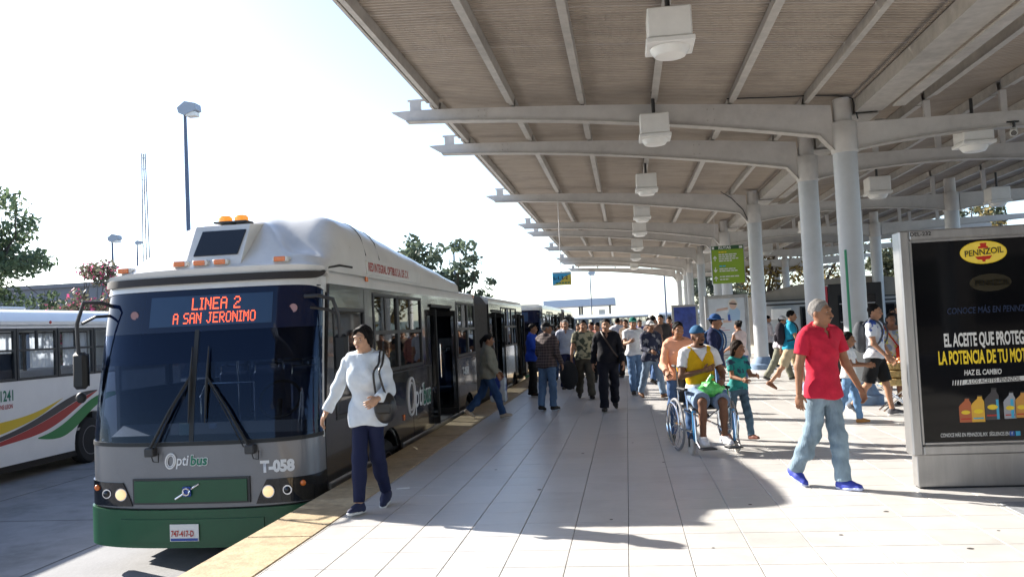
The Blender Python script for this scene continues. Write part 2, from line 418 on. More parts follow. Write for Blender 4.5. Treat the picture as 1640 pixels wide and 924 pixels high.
def right_flange(k=0):
    mb = MB()
    for segs in ([(3.98+i*(5.02/14), 4.26+.2*math.sin(math.pi*i/14)**.8) for i in range(15)], [(9.42+i*(5/12), 4.26+.34*(i/12)**.7) for i in range(13)])[k:k+1]:
        for (a,b) in zip(segs,segs[1:]):
            mb.add([(a[0],-.11,a[1]-.025),(b[0],-.11,b[1]-.025),(b[0],.11,b[1]-.025),(a[0],.11,a[1]-.025),(a[0],-.11,a[1]-.001),(b[0],-.11,b[1]-.001),(b[0],.11,b[1]-.001),(a[0],.11,a[1]-.001)],
            [(0,3,2,1),(4,5,6,7),(0,1,5,4),(2,3,7,6),(1,2,6,5),(3,0,4,7)])
    return mb
def column():
    mb = MB(); mb.lathe([(.195,.3),(.195,4.25)],n=28); return mb
def collar():
    mb = MB(); mb.lathe([(.205,4.2),(.215,4.22),(.215,4.70),(.205,4.72)],n=28); mb.lathe([(.15,4.72),(.15,5.12)],n=20); return mb
def colbase():
    mb = MB(); mb.lathe([(.36,.0),(.36,.14),(.30,.17),(.22,.34),(.195,.36)],n=28); return mb
def fin():
    mb = MB(); z = ztop(-3.6)
    mb.box((-3.66,-.03,z-.02),(-3.46,.03,z+.17)); mb.box((-3.7,-.035,z+.17),(-3.12,.035,z+.2)); return mb
protos = {}
for k,fn,mk in (('beam',left_beam,'beam'),('beam_flange',flange,'purlin'),('beam_right',right_beam,'beam'),('beam_flange_r',right_flange,'purlin'),('beam_right1',lambda:right_beam(1),'beam'),('beam_flange_r1',lambda:right_flange(1),'purlin'),('end_fin',fin,'beam')):
    me = fn(); mesh = bpy.data.meshes.new(k); mesh.from_pydata(me.v,[],me.f); mesh.materials.append(M[mk]); protos[k] = mesh
for k,fn,mk in (('column',column,'column'),('column_collar',collar,'beam'),('column_base',colbase,'base_blue')):
    me = fn(); mesh = bpy.data.meshes.new(k); mesh.from_pydata(me.v,[],me.f); mesh.materials.append(M[mk])
    for p in mesh.polygons: p.use_smooth = True
    mesh.set_sharp_from_angle(angle=R(38)); protos[k] = mesh
for yb in BEAMS:
    b = new(protos['beam'],'beam',can); b.location = (-3.8,yb-15.05,0)
    f2 = new(protos['beam_flange'],'flange',b); f2 = new(protos['end_fin'],'end_fin',b)
    for xs_ in (-2.35,1.62):
        mb = MB().box((xs_-.09,-.078,zbot(xs_)+.02),(xs_+.09,.078,ztop(xs_)-.03)); sp = mb.build('splice_plate',M['beam'],b)
        for dx_ in (-.055,.055):
            for q_ in (.25,.75): z_ = zbot(xs_)+(ztop(xs_)-zbot(xs_))*q_; MB().lathe([(.013,-.09),(.013,-.078)],(xs_+dx_,0,z_),'y',6).build('bolt',M['purlin'],sp)
    for k in ('','1'): b = new(protos['beam_right'+k],'beam',can); b.location = (-3.8,yb-15.05,0); new(protos['beam_flange_r'+k],'flange',b)
    for xc in (3.8,9.2):
        c = new(protos['column'],'column',can); c.location = (xc-3.8,yb-15.05,0)
        new(protos['column_collar'],'collar',c); new(protos['column_base'],'base',c)
# purlins between beams
PURL = [-3.15,-1.8,-.57,.67,1.97,3.2]; PR = [5.15,6.35,7.55,8.75,10.1,11.4,12.7,14.0]
def zr(x): return 5.12+.062*(x-4.5)
pm = {}
def purlin_mesh(L, kind):
    key = (round(L,2),kind)
    if key in pm: return pm[key]
    mb = MB(); y0,y1 = .09,L-.09
    mb.box((-.04,y0,.0),(.04,y1,.012)); mb.box((-.04,y0,.012),(-.03,y1,.15)); mb.box((.025,y0,.012),(.035,y1,.15)); mb.box((-.04,y0,.15),(.04,y1,.162))
    mb.box((-.058,y0+.25,-.02),(.05,y1-.25,-.002)) if kind else None
    me = bpy.data.meshes.new('purlin'); me.from_pydata(mb.v,[],mb.f); me.materials.append(M['purlin']); pm[key] = me; return me
for ya,yb in zip(BEAMS,BEAMS[1:]):
    for i,x in enumerate(PURL):
        o = new(purlin_mesh(yb-ya, i in (1,2,3,4)),'purlin',can); o.location = (x-3.8,ya-15.05,ztop(x)+.015); o.rotation_euler = (0,.1,0)
    for x in PR:
        o = new(purlin_mesh(yb-ya,True),'purlin',can); o.location = (x-3.8,ya-15.05,zr(x)-.16); o.rotation_euler = (0,-.06,0)
post = MB().box((-.05,-.04,0),(.05,.04,1)); pme = bpy.data.meshes.new('post'); pme.from_pydata(post.v,[],post.f); pme.materials.append(M['beam'])
for yb in BEAMS:
    for x in PR:
        if x > 9.3 and x > 12: continue
        o = new(pme,'purlin_post',can); h = zr(x)-.17-4.70; o.location = (x-3.8,yb-15.05,4.70); o.scale = (1,1,h)
# gutter
for ya,yb in zip(BEAMS,BEAMS[1:]):
    mb = MB(); y0,y1 = ya+.1,yb-.1
    mb.box((3.98,y0,4.86),(4.42,y1,4.88)); mb.box((3.98,y0,4.88),(4.0,y1,5.08)); mb.box((4.40,y0,4.88),(4.42,y1,5.12))
    mb.box((4.43,y0+.3,4.80),(4.62,y1-.5,4.83)); cb(mb,'gutter',M['purlin'])
# corrugated roof sheets
def sheet(xs, zf, name):
    mb = MB(); pitch = .0937; n = 8; prof = []
    for k in range(n):
        y = k*pitch; prof += [(y,0),(y+.034,0),(y+.047,.026),(y+.080,.026)]
    prof.append((n*pitch,0))
    V = []; F = []; w = len(xs)
    for (y,h) in prof:
        for x in xs: V.append((x-3.8,y,zf(x)+h))
    for j in range(len(prof)-1):
        for i in range(w-1): F.append((j*w+i,(j+1)*w+i,(j+1)*w+i+1,j*w+i+1))
    mb.add(V,F); me = bpy.data.meshes.new(name); me.from_pydata(mb.v,[],mb.f); me.materials.append(M['sheet']); return me, n*pitch
xl_ = [-3.28+i*(7.3/12) for i in range(13)]; s1,Ls = sheet(xl_, lambda x: ztop(x)+.182, 'roof_sheet')
xr_ = [3.93+i*(10.4/6) for i in range(7)]; s2,_ = sheet(xr_, lambda x: zr(x)+.012, 'roof_sheet')
y = -11.0
while y < 62:
    o = new(s1,'roof_sheet',can); o.location = (0,y-15.05,rnd.uniform(0,.004)); o = new(s2,'roof_sheet',can); o.location = (0,y-15.05,rnd.uniform(0,.004)); y += Ls
# edge angle along the outer eave
for ya,yb in zip(BEAMS,BEAMS[1:]):
    cb(MB().box((-3.33,ya+.1,ztop(-3.3)+.10),(-3.285,yb-.1,ztop(-3.3)+.24)),'eave_trim',M['purlin'])
# conduit cables over nearest beams
for yb,xs in ((15.05,[(1.9,5.26),(2.7,5.22),(3.3,5.2),(3.7,5.17),(3.95,5.1),(4.02,4.75)]),(25.5,[(2.9,5.16),(3.2,4.95),(3.5,4.6),(3.62,4.3)])):
    cb(MB().tube([(x,yb-.1,z) for x,z in xs],.012,6),'cable',M['dark_metal'])
# ceiling lights
def canopy_light(x,y,z,label):
    r = tag(empty('canopy_light',(x,y,z)), label, 'ceiling light', 'square lights hung under the canopy')
    MB().box((-.24,-.24,0),(.24,.24,.34),.015).build('housing',M['white'],r)
    MB().box((-.265,-.265,-.06),(.265,.265,.0),.01).build('lens_frame',M['white'],r)
    MB().lathe([(.22,-.062),(.215,-.09),(.17,-.15),(.06,-.165),(.0,-.166)],n=24).build('diffuser',M['diffuser'],r,True)
    MB().tube([(0,0,.34),(0,0,.75)],.03,8).build('stem',M['dark_metal'],r)
    return r
NTH = ['nearest','second nearest','third','fourth','fifth','sixth','seventh','eighth']
for i,y in enumerate((9.65,14.6,20.6,26.3,31.0,37.5,44,52)):
    canopy_light(.64,y,4.62+(.02*i),NTH[i]+' square white light in the row under the left bay of the canopy')
for i,(x,y) in enumerate(((5.95,15.3),(5.95,20.9),(9.9,24.2),(6.1,29.5),(6.1,38.0))):
    canopy_light(x,y,4.27,NTH[i]+' square white light under the darker right bay of the canopy')
# security cameras under beam 1 at right
for i,(x,dx) in enumerate(((6.45,-.1),(6.85,.12))):
    r = tag(empty('security_camera',(x,14.95,4.40)), ('left' if i==0 else 'right')+' one of two small security cameras on the nearest right beam','security camera')
    MB().tube([(0,0,.12),(0,0,.0)],.025,8).build('bracket',M['dark_metal'],r)
    MB().tube([(0,.02,-.02),(dx*.6,-.12,-.10)],[.05,.06],12).build('housing',M['white'],r); MB().tube([(dx*.6,-.12,-.10),(dx*.66,-.132,-.108)],.045,12).build('lens',M['dark_glass'],r)
    MB().box((-.1,.03,.1),(.1,.09,.13)).build('mount',M['dark_metal'],r)
# ------------------------------------------------------------------ articulated bus
BXC, BW, YF = -4.475, 1.275, 8.36          # centre line, half width, front-most Y
ND, DD = 2.7, .42
def lean(z): return 0 if z < .5 else .30*((z-.5)/1.6)**1.25
def bw(z): return BW-(.045*min((z-.5)/1.6,1.2) if z > .5 else 0)
def FPt(s, z, off=0.):
    """wrap-around front skin, s in -1..1 left to right"""
    def base(s):
        t = math.pi/2*(1-s); c,sn = math.cos(t), abs(math.sin(t))
        return Vector((bw(z)*math.copysign(abs(c)**(2/ND),c), DD-DD*sn**(2/ND), 0))
    p = base(s); e = 1e-3; d = base(min(s+e,1))-base(max(s-e,-1)); n = Vector((d.y,-d.x,0)).normalized()
    p = p+n*off
    return (BXC+p.x, YF+p.y+lean(z), z)
def FY(x, z, off=0.):  # y of the front at world x
    u = min(abs((x-BXC)/bw(z)),.9999); return YF+DD-DD*(1-u**ND)**(1/ND)+lean(z)-off
def fpatch(s0,s1,z0,z1,off,th=.02,ns=24,nz=8,zf=None):
    mb = MB()
    def zz(u,v):
        a,b = (z0,z1) if zf is None else zf(s0+(s1-s0)*u)
        return a+(b-a)*v
    mb.shell(lambda u,v: FPt(s0+(s1-s0)*u, zz(u,v), off), ns, nz, lambda u,v: FPt(s0+(s1-s0)*u, zz(u,v), off-th)); return mb
def xpatch(x0,x1,z0,z1,off,th=.02,nx=10,nz=4,shape=None):
    """panel on the front between world x0..x1"""
    mb = MB()
    def Q(u,v,o):
        x = x0+(x1-x0)*u; z = z0+(z1-z0)*v
        if shape: x,z = shape(u,v)
        return (x, FY(x,z,o), z)
    mb.shell(lambda u,v: Q(u,v,off), nx, nz, lambda u,v: Q(u,v,off-th)); return mb
def front_disc(x,z,r,m,name,par,off=.02,dome=.3):
    y = FY(x,z,off); mb = MB().lathe([(r,0),(r*.98,-.006),(r*.8,-.02*dome*3),(r*.4,-.03*dome*3),(.001,-.034*dome*3)],(x,y,z),'y',20); return badd(mb,name,m,par,True)
bus = tag(empty('articulated_bus',(BXC,YF,Z_ROAD)), 'charcoal and white articulated bus with red LINEA 2 sign standing at the platform edge', 'bus')
OB = Vector((BXC,YF,Z_ROAD))
def badd(mb,name,m,par=None,smooth=False):
    mb.v = [(x-OB.x,y-OB.y,z-OB.z) for x,y,z in mb.v]
    return mb.build(name,m,par or bus,smooth)
def btext(body,size,m,par,o,ex,ey,**k):
    o = Vector(o)-OB; return text(body,size,m,par or bus,frame(o,ex,ey),**k)
# --- front
bumper = badd(fpatch(-1,1,-.52,-.13,.03,.06,40,6,zf=lambda s:(-.50-.03*(1-abs(s)**2),-.115-.035*(1-s*s))),'bumper',M['bus_green'],smooth=True)
badd(xpatch(-5.28,-3.72,-.47,-.24,.045,.03,12,3),'bumper_recess',M['bus_green'],bumper,True)
mask = badd(fpatch(-1,1,-.10,.50,.0,.05,44,8,zf=lambda s:(-.10-.035*(1-s*s),.54-.04*(1-s*s))),'front_panel',M['bus_grey'],smooth=True)
badd(fpatch(-1,1,-.13,-.10,-.02,.03,40,1,zf=lambda s:(-.125-.035*(1-s*s),-.095-.035*(1-s*s))),'gap_shadow_strip',M['black'],mask)
gr = badd(xpatch(-5.13,-3.86,-.09,.17,.022,.03,14,4,shape=lambda u,v:(-5.13+1.27*u,-.09+.26*v)),'grille_surround',M['dark_metal'],mask)
badd(xpatch(-5.105,-3.885,-.07,.15,.034,.02,14,4),'grille_panel',M['bus_green'],gr,True)
ex,ez = -4.51,.04
badd(MB().tube([(ex-.13,FY(ex-.13,ez-.08,.045),ez-.075),(ex+.13,FY(ex+.13,ez+.08,.045),ez+.075)],.009,6),'emblem_bar',M['chrome'],gr)
badd(MB().box((ex-.045,FY(ex,ez,.062),ez-.05),(ex+.045,FY(ex,ez,.04),ez+.05),.008),'emblem_square',M['txt_blue'],gr)
badd(MB().tube([(ex+.034*math.cos(a),FY(ex,ez,.068),ez+.034*math.sin(a)) for a in [i*math.pi/8 for i in range(16)]],.009,6,closed=True),'emblem_ring',M['chrome'],gr)
for sg in (-1,1):
    # headlight cluster: slanted inner edge
    def shp(u,v,sg=sg):
        z = -.11+.24*v; s0,s1 = .275+.05*v+.02*v*v, .985
        s = s0+(s1-s0)*u; z += .03*u*u*v
        return s,z
    mb = MB(); mb.shell(lambda u,v: FPt(sg*shp(u,v)[0],shp(u,v)[1],.014),14,4,lambda u,v: FPt(sg*shp(u,v)[0],shp(u,v)[1],-.02))
    hl = badd(mb,'headlight',M['dark_glass'],mask,True)
    xo = BXC+sg*.80; front_disc(xo,.01,.066,M['chrome'],'reflector',hl,.02,.1); front_disc(xo,.01,.055,M['lamp_on'],'lamp',hl,.03,.25)
    front_disc(BXC+sg*.985,.015,.05,M['chrome'],'lamp_ring',hl,.025,.1); front_disc(BXC+sg*.985,.015,.036,M['dark_glass'],'lamp',hl,.035,.2)
    front_disc(BXC+sg*1.13,.07,.03,M['amber'],'turn_lamp',hl,.03,.2)
# windshield glass, pillars, tinted top band
badd(fpatch(-.955,.955,.52,1.58,.0,.012,40,10,zf=lambda s:(.56-.03*(1-s*s),1.66)),'windshield',M['wind'],smooth=True)
badd(fpatch(-.90,.90,1.335,1.665,-.022,.006,40,4),'sun_shade_film',M['tint'],smooth=True)
badd(fpatch(-.955,.955,1.66,2.10,.002,.02,40,6,zf=lambda s:(1.66,2.03+.09*(1-abs(s)**6))),'tinted_sign_glass',M['tint'],smooth=True)
badd(fpatch(-.965,.965,.52,.56,.008,.03,40,1,zf=lambda s:(.525-.03*(1-s*s),.565-.03*(1-s*s))),'windshield_seal',M['black'],smooth=True)
badd(fpatch(-.003,.003,.54,1.68,.004,.02,2,4),'windshield_divider',M['black'])
for sg,s0,s1 in ((1,.955,.985),(-1,-.985,-.955)):
    badd(fpatch(s0,s1,.5,2.08,.006,.04,3,10),'pillar',M['bus_white'] if sg>0 else M['bus_char'],smooth=True)
# destination panel
disp = badd(xpatch(-5.03,-3.68,1.72,2.04,.006,.006,10,3),'destination_sign',mat('sign_panel',(.018,.045,.10),.25),smooth=True)
FONT = {'L':'10000,10000,10000,10000,10000,10000,11111','I':'111,010,010,010,010,010,111','N':'10001,11001,10101,10101,10011,10001,10001','E':'11111,10000,10000,11110,10000,10000,11111',
 'A':'01110,10001,10001,11111,10001,10001,10001','2':'01110,10001,00001,00110,01000,10000,11111','S':'01111,10000,10000,01110,00001,00001,11110','J':'00111,00010,00010,00010,00010,10010,01100',
 'R':'11110,10001,10001,11110,10100,10010,10001','O':'01110,10001,10001,10001,10001,10001,01110','M':'10001,11011,10101,10101,10001,10001,10001',' ':'000,000,000,000,000,000,000'}
def led(body,cx,z0,px,pz,par):
    cols = []
    for ch in body:
        rows = FONT[ch].split(',')
        for c in range(len(rows[0])): cols.append([rows[r][c]=='1' for r in range(7)])
        cols.append([False]*7)
    W = len(cols)*px; mb = MB()
    for i,c in enumerate(cols):
        for r in range(7):
            if c[r]:
                x = cx-W/2+i*px; z = z0+(6-r)*pz; y = FY(x,z,.010); s = .40
                mb.box((x-px*s,y,z-pz*s),(x+px*s,y+.006,z+pz*s))
    stuff(badd(mb,'led_lettering',M['led'],par))
led('LINEA 2',-4.27,1.895,.0145,.0185,disp); led('A SAN JERONIMO',-4.29,1.752,.0118,.0165,disp)
for x in (-5.22,-3.47): front_disc(x,1.86,.045,mat('sticker_pink',(.34,.19,.19),.6),'round_sticker',bus,.008,.05)
# wipers
for x0,x1 in ((-4.90,-4.50),(-3.83,-4.32)):
    w = badd(MB().box((x0-.05,FY(x0,.5,.09),.40),(x0+.05,FY(x0,.5,.0),.49),.01),'wiper',M['dark_metal'])
    badd(MB().tube([(x0,FY(x0,.5,.07),.47),(x0+(x1-x0)*.5,FY((x0+x1)/2,.85,.05),.86),(x1,FY(x1,1.18,.035),1.2)],[.018,.012,.008],6),'wiper_arm',M['black'],w)
    badd(MB().tube([(x0+.06*(1 if x1>x0 else -1),FY(x0,.5,.07),.47),(x0+(x1-x0)*.62,FY((x0+x1)/2,.9,.06),.90),(x1,FY(x1,1.18,.035),1.17)],.007,5),'wiper_link',M['black'],w)
    badd(MB().tube([(x1+.0,FY(x1,.75,.03),.72),(x1,FY(x1,1.1,.03),1.1),(x1,FY(x1,1.5,.03),1.5)],[.006,.017,.006],6),'wiper_blade',M['black'],w)
    badd(MB().tube([(x0+.02,FY(x0,.45,.07),.42),(x0+.03,FY(x0,.4,.05),.35),(x0+.08,FY(x0,.36,.04),.34),(x0+.09,FY(x0,.44,.05),.43)],.006,5),'washer_hose',M['black'],w)
# plate
pl = badd(xpatch(-4.70,-4.39,-.455,-.285,.062,.008,4,2),'licence_plate',M['white'])
btext('747-417-D',.085,M['txt_red'],pl,(-4.685,FY(-4.55,-.37,.068),-.405),(1,-.01,0),(0,0,1),sx=.66,bold=.002)
badd(xpatch(-4.69,-4.40,-.45,-.425,.066,.002,4,1),'plate_band',M['txt_blue'],pl)
# logos on the front
def front_ring(x,z,rx,rz,r,m,name,off=.008,tilt=.2,par=None):
    pts = []
    for i in range(24):
        a = 2*math.pi*i/24; dx = rx*math.cos(a)+tilt*rz*math.sin(a)*.5; dz = rz*math.sin(a); pts.append((x+dx,FY(x+dx,z+dz,off),z+dz))
    return badd(MB().tube(pts,r,6,closed=True),name,m,par)
lg = front_ring(-4.70,.345,.055,.075,.009,M['txt_white'],'logo_ring'); front_ring(-4.70,.345,.036,.056,.006,M['txt_white'],'logo_ring',par=lg)
def ftext(b,size,m,x,z,off=.006,**k):
    o = btext(b,size,m,None,(x,0,z),(1,0,0),(0,0,1),**k)
    for v in o.data.vertices: v.co.y = FY(v.co.x+OB.x,v.co.z+OB.z,off)-OB.y
    return o
ftext('pti',.15,M['txt_white'],-4.645,.30,shear=.2,sx=.85,bold=.002); ftext('bus',.14,M['txt_white'],-4.49,.30,shear=.15,sx=.95,bold=.010); ftext('bus',.14,M['txt_green'],-4.49,.30,off=.010,shear=.15,sx=.95,bold=.004)
ftext('T-058',.155,M['txt_white'],-3.75,.205,sx=.86,bold=.009)
# --- roof fairing and visor
def hump_h(Y):
    K = [(8.0,.66),(9.6,.70),(10.1,.715),(10.7,.71),(11.2,.675),(11.75,.63),(13.0,.54),(14.75,.42),(16.5,.27)]
    for (a,b),(c,d) in zip(K,K[1:]):
        if a <= Y <= c:
            t = (Y-a)/(c-a); t = t*t*(3-2*t)*.5+t*.5; return b+(d-b)*t
    return K[0][1] if Y < K[0][0] else K[-1][1]
Ys = [8.55+i*.12 for i in range(30)]+[12.2+i*.43 for i in range(11)]
def sstep(a,b,x): t = min(max((x-a)/(b-a),0),1); return t*t*(3-2*t)
def fair_z(x,t,Y):
    lf = x < BXC; ds = max(1.262-abs(x-BXC),0)
    if lf: e = 1-(1-min(ds/1.05,1))**2.1; r_ = .62
    else:
        e = min(ds/.40,1); e = (1-(1-e)**2.5)**(1/2.5); w = sstep(BXC+.34,BXC+.95,x); r_ = .64*(1-w)+.20*w
    sh = min(.045+.80*t, r_); hp_ = hump_h(Y)*sstep(8.86,9.86,Y); k = .16
    h = max(sh,hp_); q = max(k-abs(sh-hp_),0)/k; h += q*q*k*.25
    return 2.262+.03*min(e*5,1)+(h-.03)*e
def hump():
    mb = MB()
    def P(a,b):
        B = FPt(a*2-1,2.26,.045); t = (16.5-B[1])*b**1.9; return (B[0],B[1]+t,fair_z(B[0],t,B[1]+t))
    mb.grid(P,72,70)
    def Pl(a,b): B = FPt(a*2-1,2.26,.045-.03*(1-b)); B2 = FPt(a*2-1,2.26,.045); return (B[0],B[1],2.24+(fair_z(B2[0],0,B2[1])-2.24)*b)
    mb.grid(Pl,72,1)
    xs = [BXC-1.26+2.52*i/24 for i in range(25)]
    mb.add([(x,16.5,fair_z(x,9,16.5)) for x in xs]+[(BXC+1.26,16.5,2.26),(BXC-1.26,16.5,2.26)],[tuple(range(27))[::-1]])
    return mb
fair = badd(hump(),'roof_fairing',M['bus_white'],smooth=True)
badd(fpatch(-1,1,2.06,2.20,.012,.12,60,3,zf=lambda s:(2.025+.085*(1-abs(s)**6),2.20)),'forehead_panel',M['bus_white'],smooth=True)
badd(fpatch(-.93,.93,2.195,2.25,.05,.10,60,3,zf=lambda s:(2.155+.02*(1-abs(s)**4)+.097*(abs(s)/.93)**12,2.252)),'visor',mat('visor_rubber',(.03,.024,.02),.7),smooth=True)
# seam line on fairing
for yy in (10.55,11.15):
    pts = [];
    for i in range(8):
        q = .52+.40*i/7; ang = q*math.pi/2; wx = 1.215*abs(math.sin(ang))**.55; pts.append((BXC+.80+.45*i/7+.004,yy,fair_z(BXC+.80+.45*i/7,3,yy)+.004))
    badd(MB().tube(pts,.006,4),'panel_seam',M['dark_metal'],fair)
badd(MB().box((BXC+1.20,10.6,2.44),(BXC+1.222,11.15,2.45)),'panel_seam',M['dark_metal'],fair)
# intake box with dark louvre and beacon
bx = MB().prism([(8.70,2.33),(9.00,2.82),(9.95,2.92),(9.95,2.4)],'x',BXC-.20,BXC+.43); box_ = badd(bx,'roof_intake',M['bus_white'])
def lq(u,v,o): 
    x = BXC-.13+.5*u; z = 2.47+.28*v+.0; t = (z-2.33)/.49; return (x-.03*(1-v)+.03, 8.70+.30*t-o, z+o*.6)
lm_ = MB(); lm_.shell(lambda u,v: lq(u,v,.012),4,2,lambda u,v: lq(u,v,-.01)); badd(lm_,'louvre',M['dark_glass'],box_)
bc = badd(MB().box((BXC-.02,9.04,2.852),(BXC+.36,9.24,2.872)),'beacon',M['dark_metal'])
badd(MB().tube([(BXC+.17,9.14,2.80),(BXC+.17,9.14,2.856)],.03,8),'beacon_stem',M['dark_metal'],bc)
for x in (BXC+.075,BXC+.265): badd(MB().lathe([(.075,0),(.075,.045),(.055,.068),(.0,.072)],(x,9.14,2.873),'z',14),'beacon_lens',mat('beacon_amber',(.8,.28,.03),.2,emit=(1,.35,.05),es=.25),bc,True)
for x in (-5.42,-4.72,-4.49,-4.26,-3.62):
    y = FY(x,2.26,.045)+.07; z_ = fair_z(x,.05,y)-2.33; h = badd(MB().box((x-.085,y-.045,2.335+z_),(x+.085,y+.14,2.395+z_),.012),'marker_lamp',M['bus_white']); badd(MB().box((x-.062,y-.06,2.338+z_),(x+.062,y-.03,2.39+z_),.008),'amber_lens',M['amber'],h)
# drip moulding at the shoulder
badd(MB().tube([(BXC+1.235,8.95+.0,2.235),(BXC+1.25,9.15,2.30),(BXC+1.255,9.5,2.345),(BXC+1.255,9.95,2.35)],.016,6),'drip_rail',M['black'])
# --- side walls
XR, XL = BXC+BW, BXC-BW
def side_poly(y0,y1,arches,zt,zb=-.50):
    pts = [(y0,zt),(y0,zb)]
    for c in sorted(arches):
        if c-.6 > y0-.01 and c+.6 < y1+.01:
            pts.append((c-.62,zb))
            for i in range(13):
                a = math.pi-math.pi*i/12; pts.append((c+.60*math.cos(a),-.33+.62*math.sin(a)))
            pts.append((c+.62,zb))
    return pts+[(y1,zb),(y1,zt)]
def wall(x, y0,y1,arches,zt,name='side_panel',m=None,zb=-.5):
    d = .04 if x > BXC else -.04
    return badd(MB().prism(side_poly(y0,y1,arches,zt,zb),'x',x-d,x),name,m or M['bus_char'])
def winrow(x, panes, z0, z1, frame_m, glass_m, mid=1.56):
    d = .04 if x > BXC else -.04
    for (a,b) in panes:
        fr = MB(); w = .045
        for (p,q,r,s) in ((a,b,z0,z0+w),(a,b,z1-w,z1),(a,a+w,z0+w,z1-w),(b-w,b,z0+w,z1-w)): fr.box((x-d*1.1,p,r),(x+d*.3,q,s),.006)
        if mid: fr.box((x-d,a+w,mid-.025),(x+d*.25,b-w,mid+.025),.005)
        W = badd(fr,'window',frame_m)
        if mid:
            badd(MB().box((x-d*.6,a+w,z0+w),(x-d*.3,b-w,mid-.025)),'pane',glass_m,W); badd(MB().box((x-d*.6,a+w,mid+.025),(x-d*.3,b-w,z1-w)),'pane',glass_m,W)
            badd(MB().box((x-d*.7,(a+b)/2-.015,mid+.025),(x-d*.1,(a+b)/2+.015,z1-w)),'vent_bar',frame_m,W)
        else: badd(MB().box((x-d*.6,a+w,z0+w),(x-d*.3,b-w,z1-w)),'pane',glass_m,W)
Ysd = YF+DD+.02
dk = M['dark_metal']
# right (platform) side, front car
badd(MB().prism([(Ysd,-.1),(9.16,-.1),(9.16,2.12),(Ysd+.29,2.12),(Ysd,.5)],'x',XR-.04,XR),'side_panel',M['bus_char'])
wall(XR,9.16,10.30,[],.62,zb=-.5); badd(MB().box((XR-.04,9.16,1.86),(XR,10.30,2.12)),'side_panel',M['bus_char']); winrow(XR,[(9.16,10.30)],.62,1.86,dk,M['dark_glass'],None)
wall(XR,10.30,13.88,[11.27],1.03)
badd(MB().box((XR-.04,10.30,1.03),(XR,10.68,2.12)),'side_panel',M['bus_char']); badd(MB().box((XR-.04,13.28,1.03),(XR,13.88,2.12)),'side_panel',M['bus_char'])
badd(MB().box((XR-.04,10.68,2.07),(XR,13.28,2.12)),'side_panel',M['bus_char'])
winrow(XR,[(10.68,11.86),(11.88,13.28)],1.03,2.07,dk,M['side_glass'])
badd(MB().box((XR-.04,13.88,1.94),(XR,15.58,2.12)),'side_panel',M['bus_char'])
wall(XR,15.58,18.05,[17.1],1.03)
badd(MB().box((XR-.04,15.58,1.03),(XR,16.12,2.12)),'side_panel',M['bus_char']); badd(MB().box((XR-.04,16.12,2.08),(XR,18.05,2.12)),'side_panel',M['bus_char'])
winrow(XR,[(16.12,17.22),(17.24,18.05)],1.03,2.08,dk,M['side_glass'])
# rear car right side
badd(MB().box((XR-.04,20.05,-.5),(XR,20.45,2.12)),'side_panel',M['bus_char'])
badd(MB().box((XR-.04,20.45,1.93),(XR,22.0,2.12)),'side_panel',M['bus_char']); wall(XR,22.0,25.1,[24.2],1.03)
badd(MB().box((XR-.04,22.0,2.08),(XR,25.1,2.12)),'side_panel',M['bus_char']); winrow(XR,[(22.0,23.0),(23.02,24.0),(24.02,25.1)],1.03,2.08,dk,M['side_glass'])
badd(MB().box((XR-.04,25.1,1.93),(XR,26.3,2.12)),'side_panel',M['bus_char']); badd(MB().box((XR-.04,26.3,-.5),(XR,26.5,2.12)),'side_panel',M['bus_char'])
# left side
wall(XL,9.1,18.05,[11.27,17.1],1.0); wall(XL,20.05,26.5,[24.2],1.0)
for a,b,n in ((9.1,18.05,8),(20.05,26.5,5)):
    badd(MB().box((XL,a,2.05),(XL+.04,b,2.12)),'side_panel',M['bus_char'])
    w = (b-a)/n; winrow(XL,[(a+i*w,a+(i+1)*w-.005) for i in range(n)],1.0,2.05,dk,M['side_glass'])
badd(MB().box((XL,26.46,-.5),(XR,26.5,2.2)),'rear_wall',M['bus_char'])
# skirt trim, roof bands
for a,b in ((Ysd+.05,10.66),(11.88,16.48),(17.72,18.05),(20.05,23.58),(24.82,26.5)):
    badd(MB().box((XR-.02,a,-.075),(XR+.022,b,.0),.01),'skirt_trim',M['trim'])
for a,b in ((9.09,18.05),(20.05,26.5)):
    rf = MB(); prof = [(-1.275,2.12),(-1.275,2.20),(-1.24,2.27),(-1.12,2.31),(0,2.335),(1.12,2.31),(1.24,2.27),(1.275,2.20),(1.275,2.12)]
    rf.prism([(BXC+p,q) for p,q in prof],'y',a,b); badd(rf,'roof',M['bus_white'],smooth=True)
badd(MB().box((XR-.002,10.40,2.20),(XR+.02,10.48,2.26),.006),'marker_lamp',M['amber']); badd(MB().box((XR,18.0,2.2),(XR+.015,18.04,2.25)),'marker_lamp',M['amber'])
badd(MB().box((XR,11.95,.02+.28),(XR+.015,12.03,.08+.30),.005),'side_marker',M['amber'])
for y,z0,z1 in ((12.55,-.5,1.03),(16.1,-.5,2.1),(10.31,-.5,2.1),(22.9,-.5,1.03)): badd(MB().box((XR-.001,y,z0),(XR+.002,y+.008,z1)),'panel_seam',M['black'])
badd(MB().box((XR-.001,10.32,.985),(XR+.006,13.86,1.0)),'belt_moulding',M['dark_metal']); badd(MB().box((XR-.001,15.6,.985),(XR+.006,18.04,1.0)),'belt_moulding',M['dark_metal'])
# bellows
bl = MB()
for i in range(17):
    y = 18.06+i*.118; o = .03
    prof = [(-1.22,-.45),(-1.24,2.1),(-1.1,2.3),(1.1,2.3),(1.24,2.1),(1.22,-.45)]
    for s_,e_,k in ((y,y+.059,1.0),(y+.059,y+.118,.955)): bl.prism([(BXC+p*k,(q if q<0 else q*(.5+.5*k))) for p,q in prof],'y',s_,e_)
badd(bl,'bellows',M['bellows'])
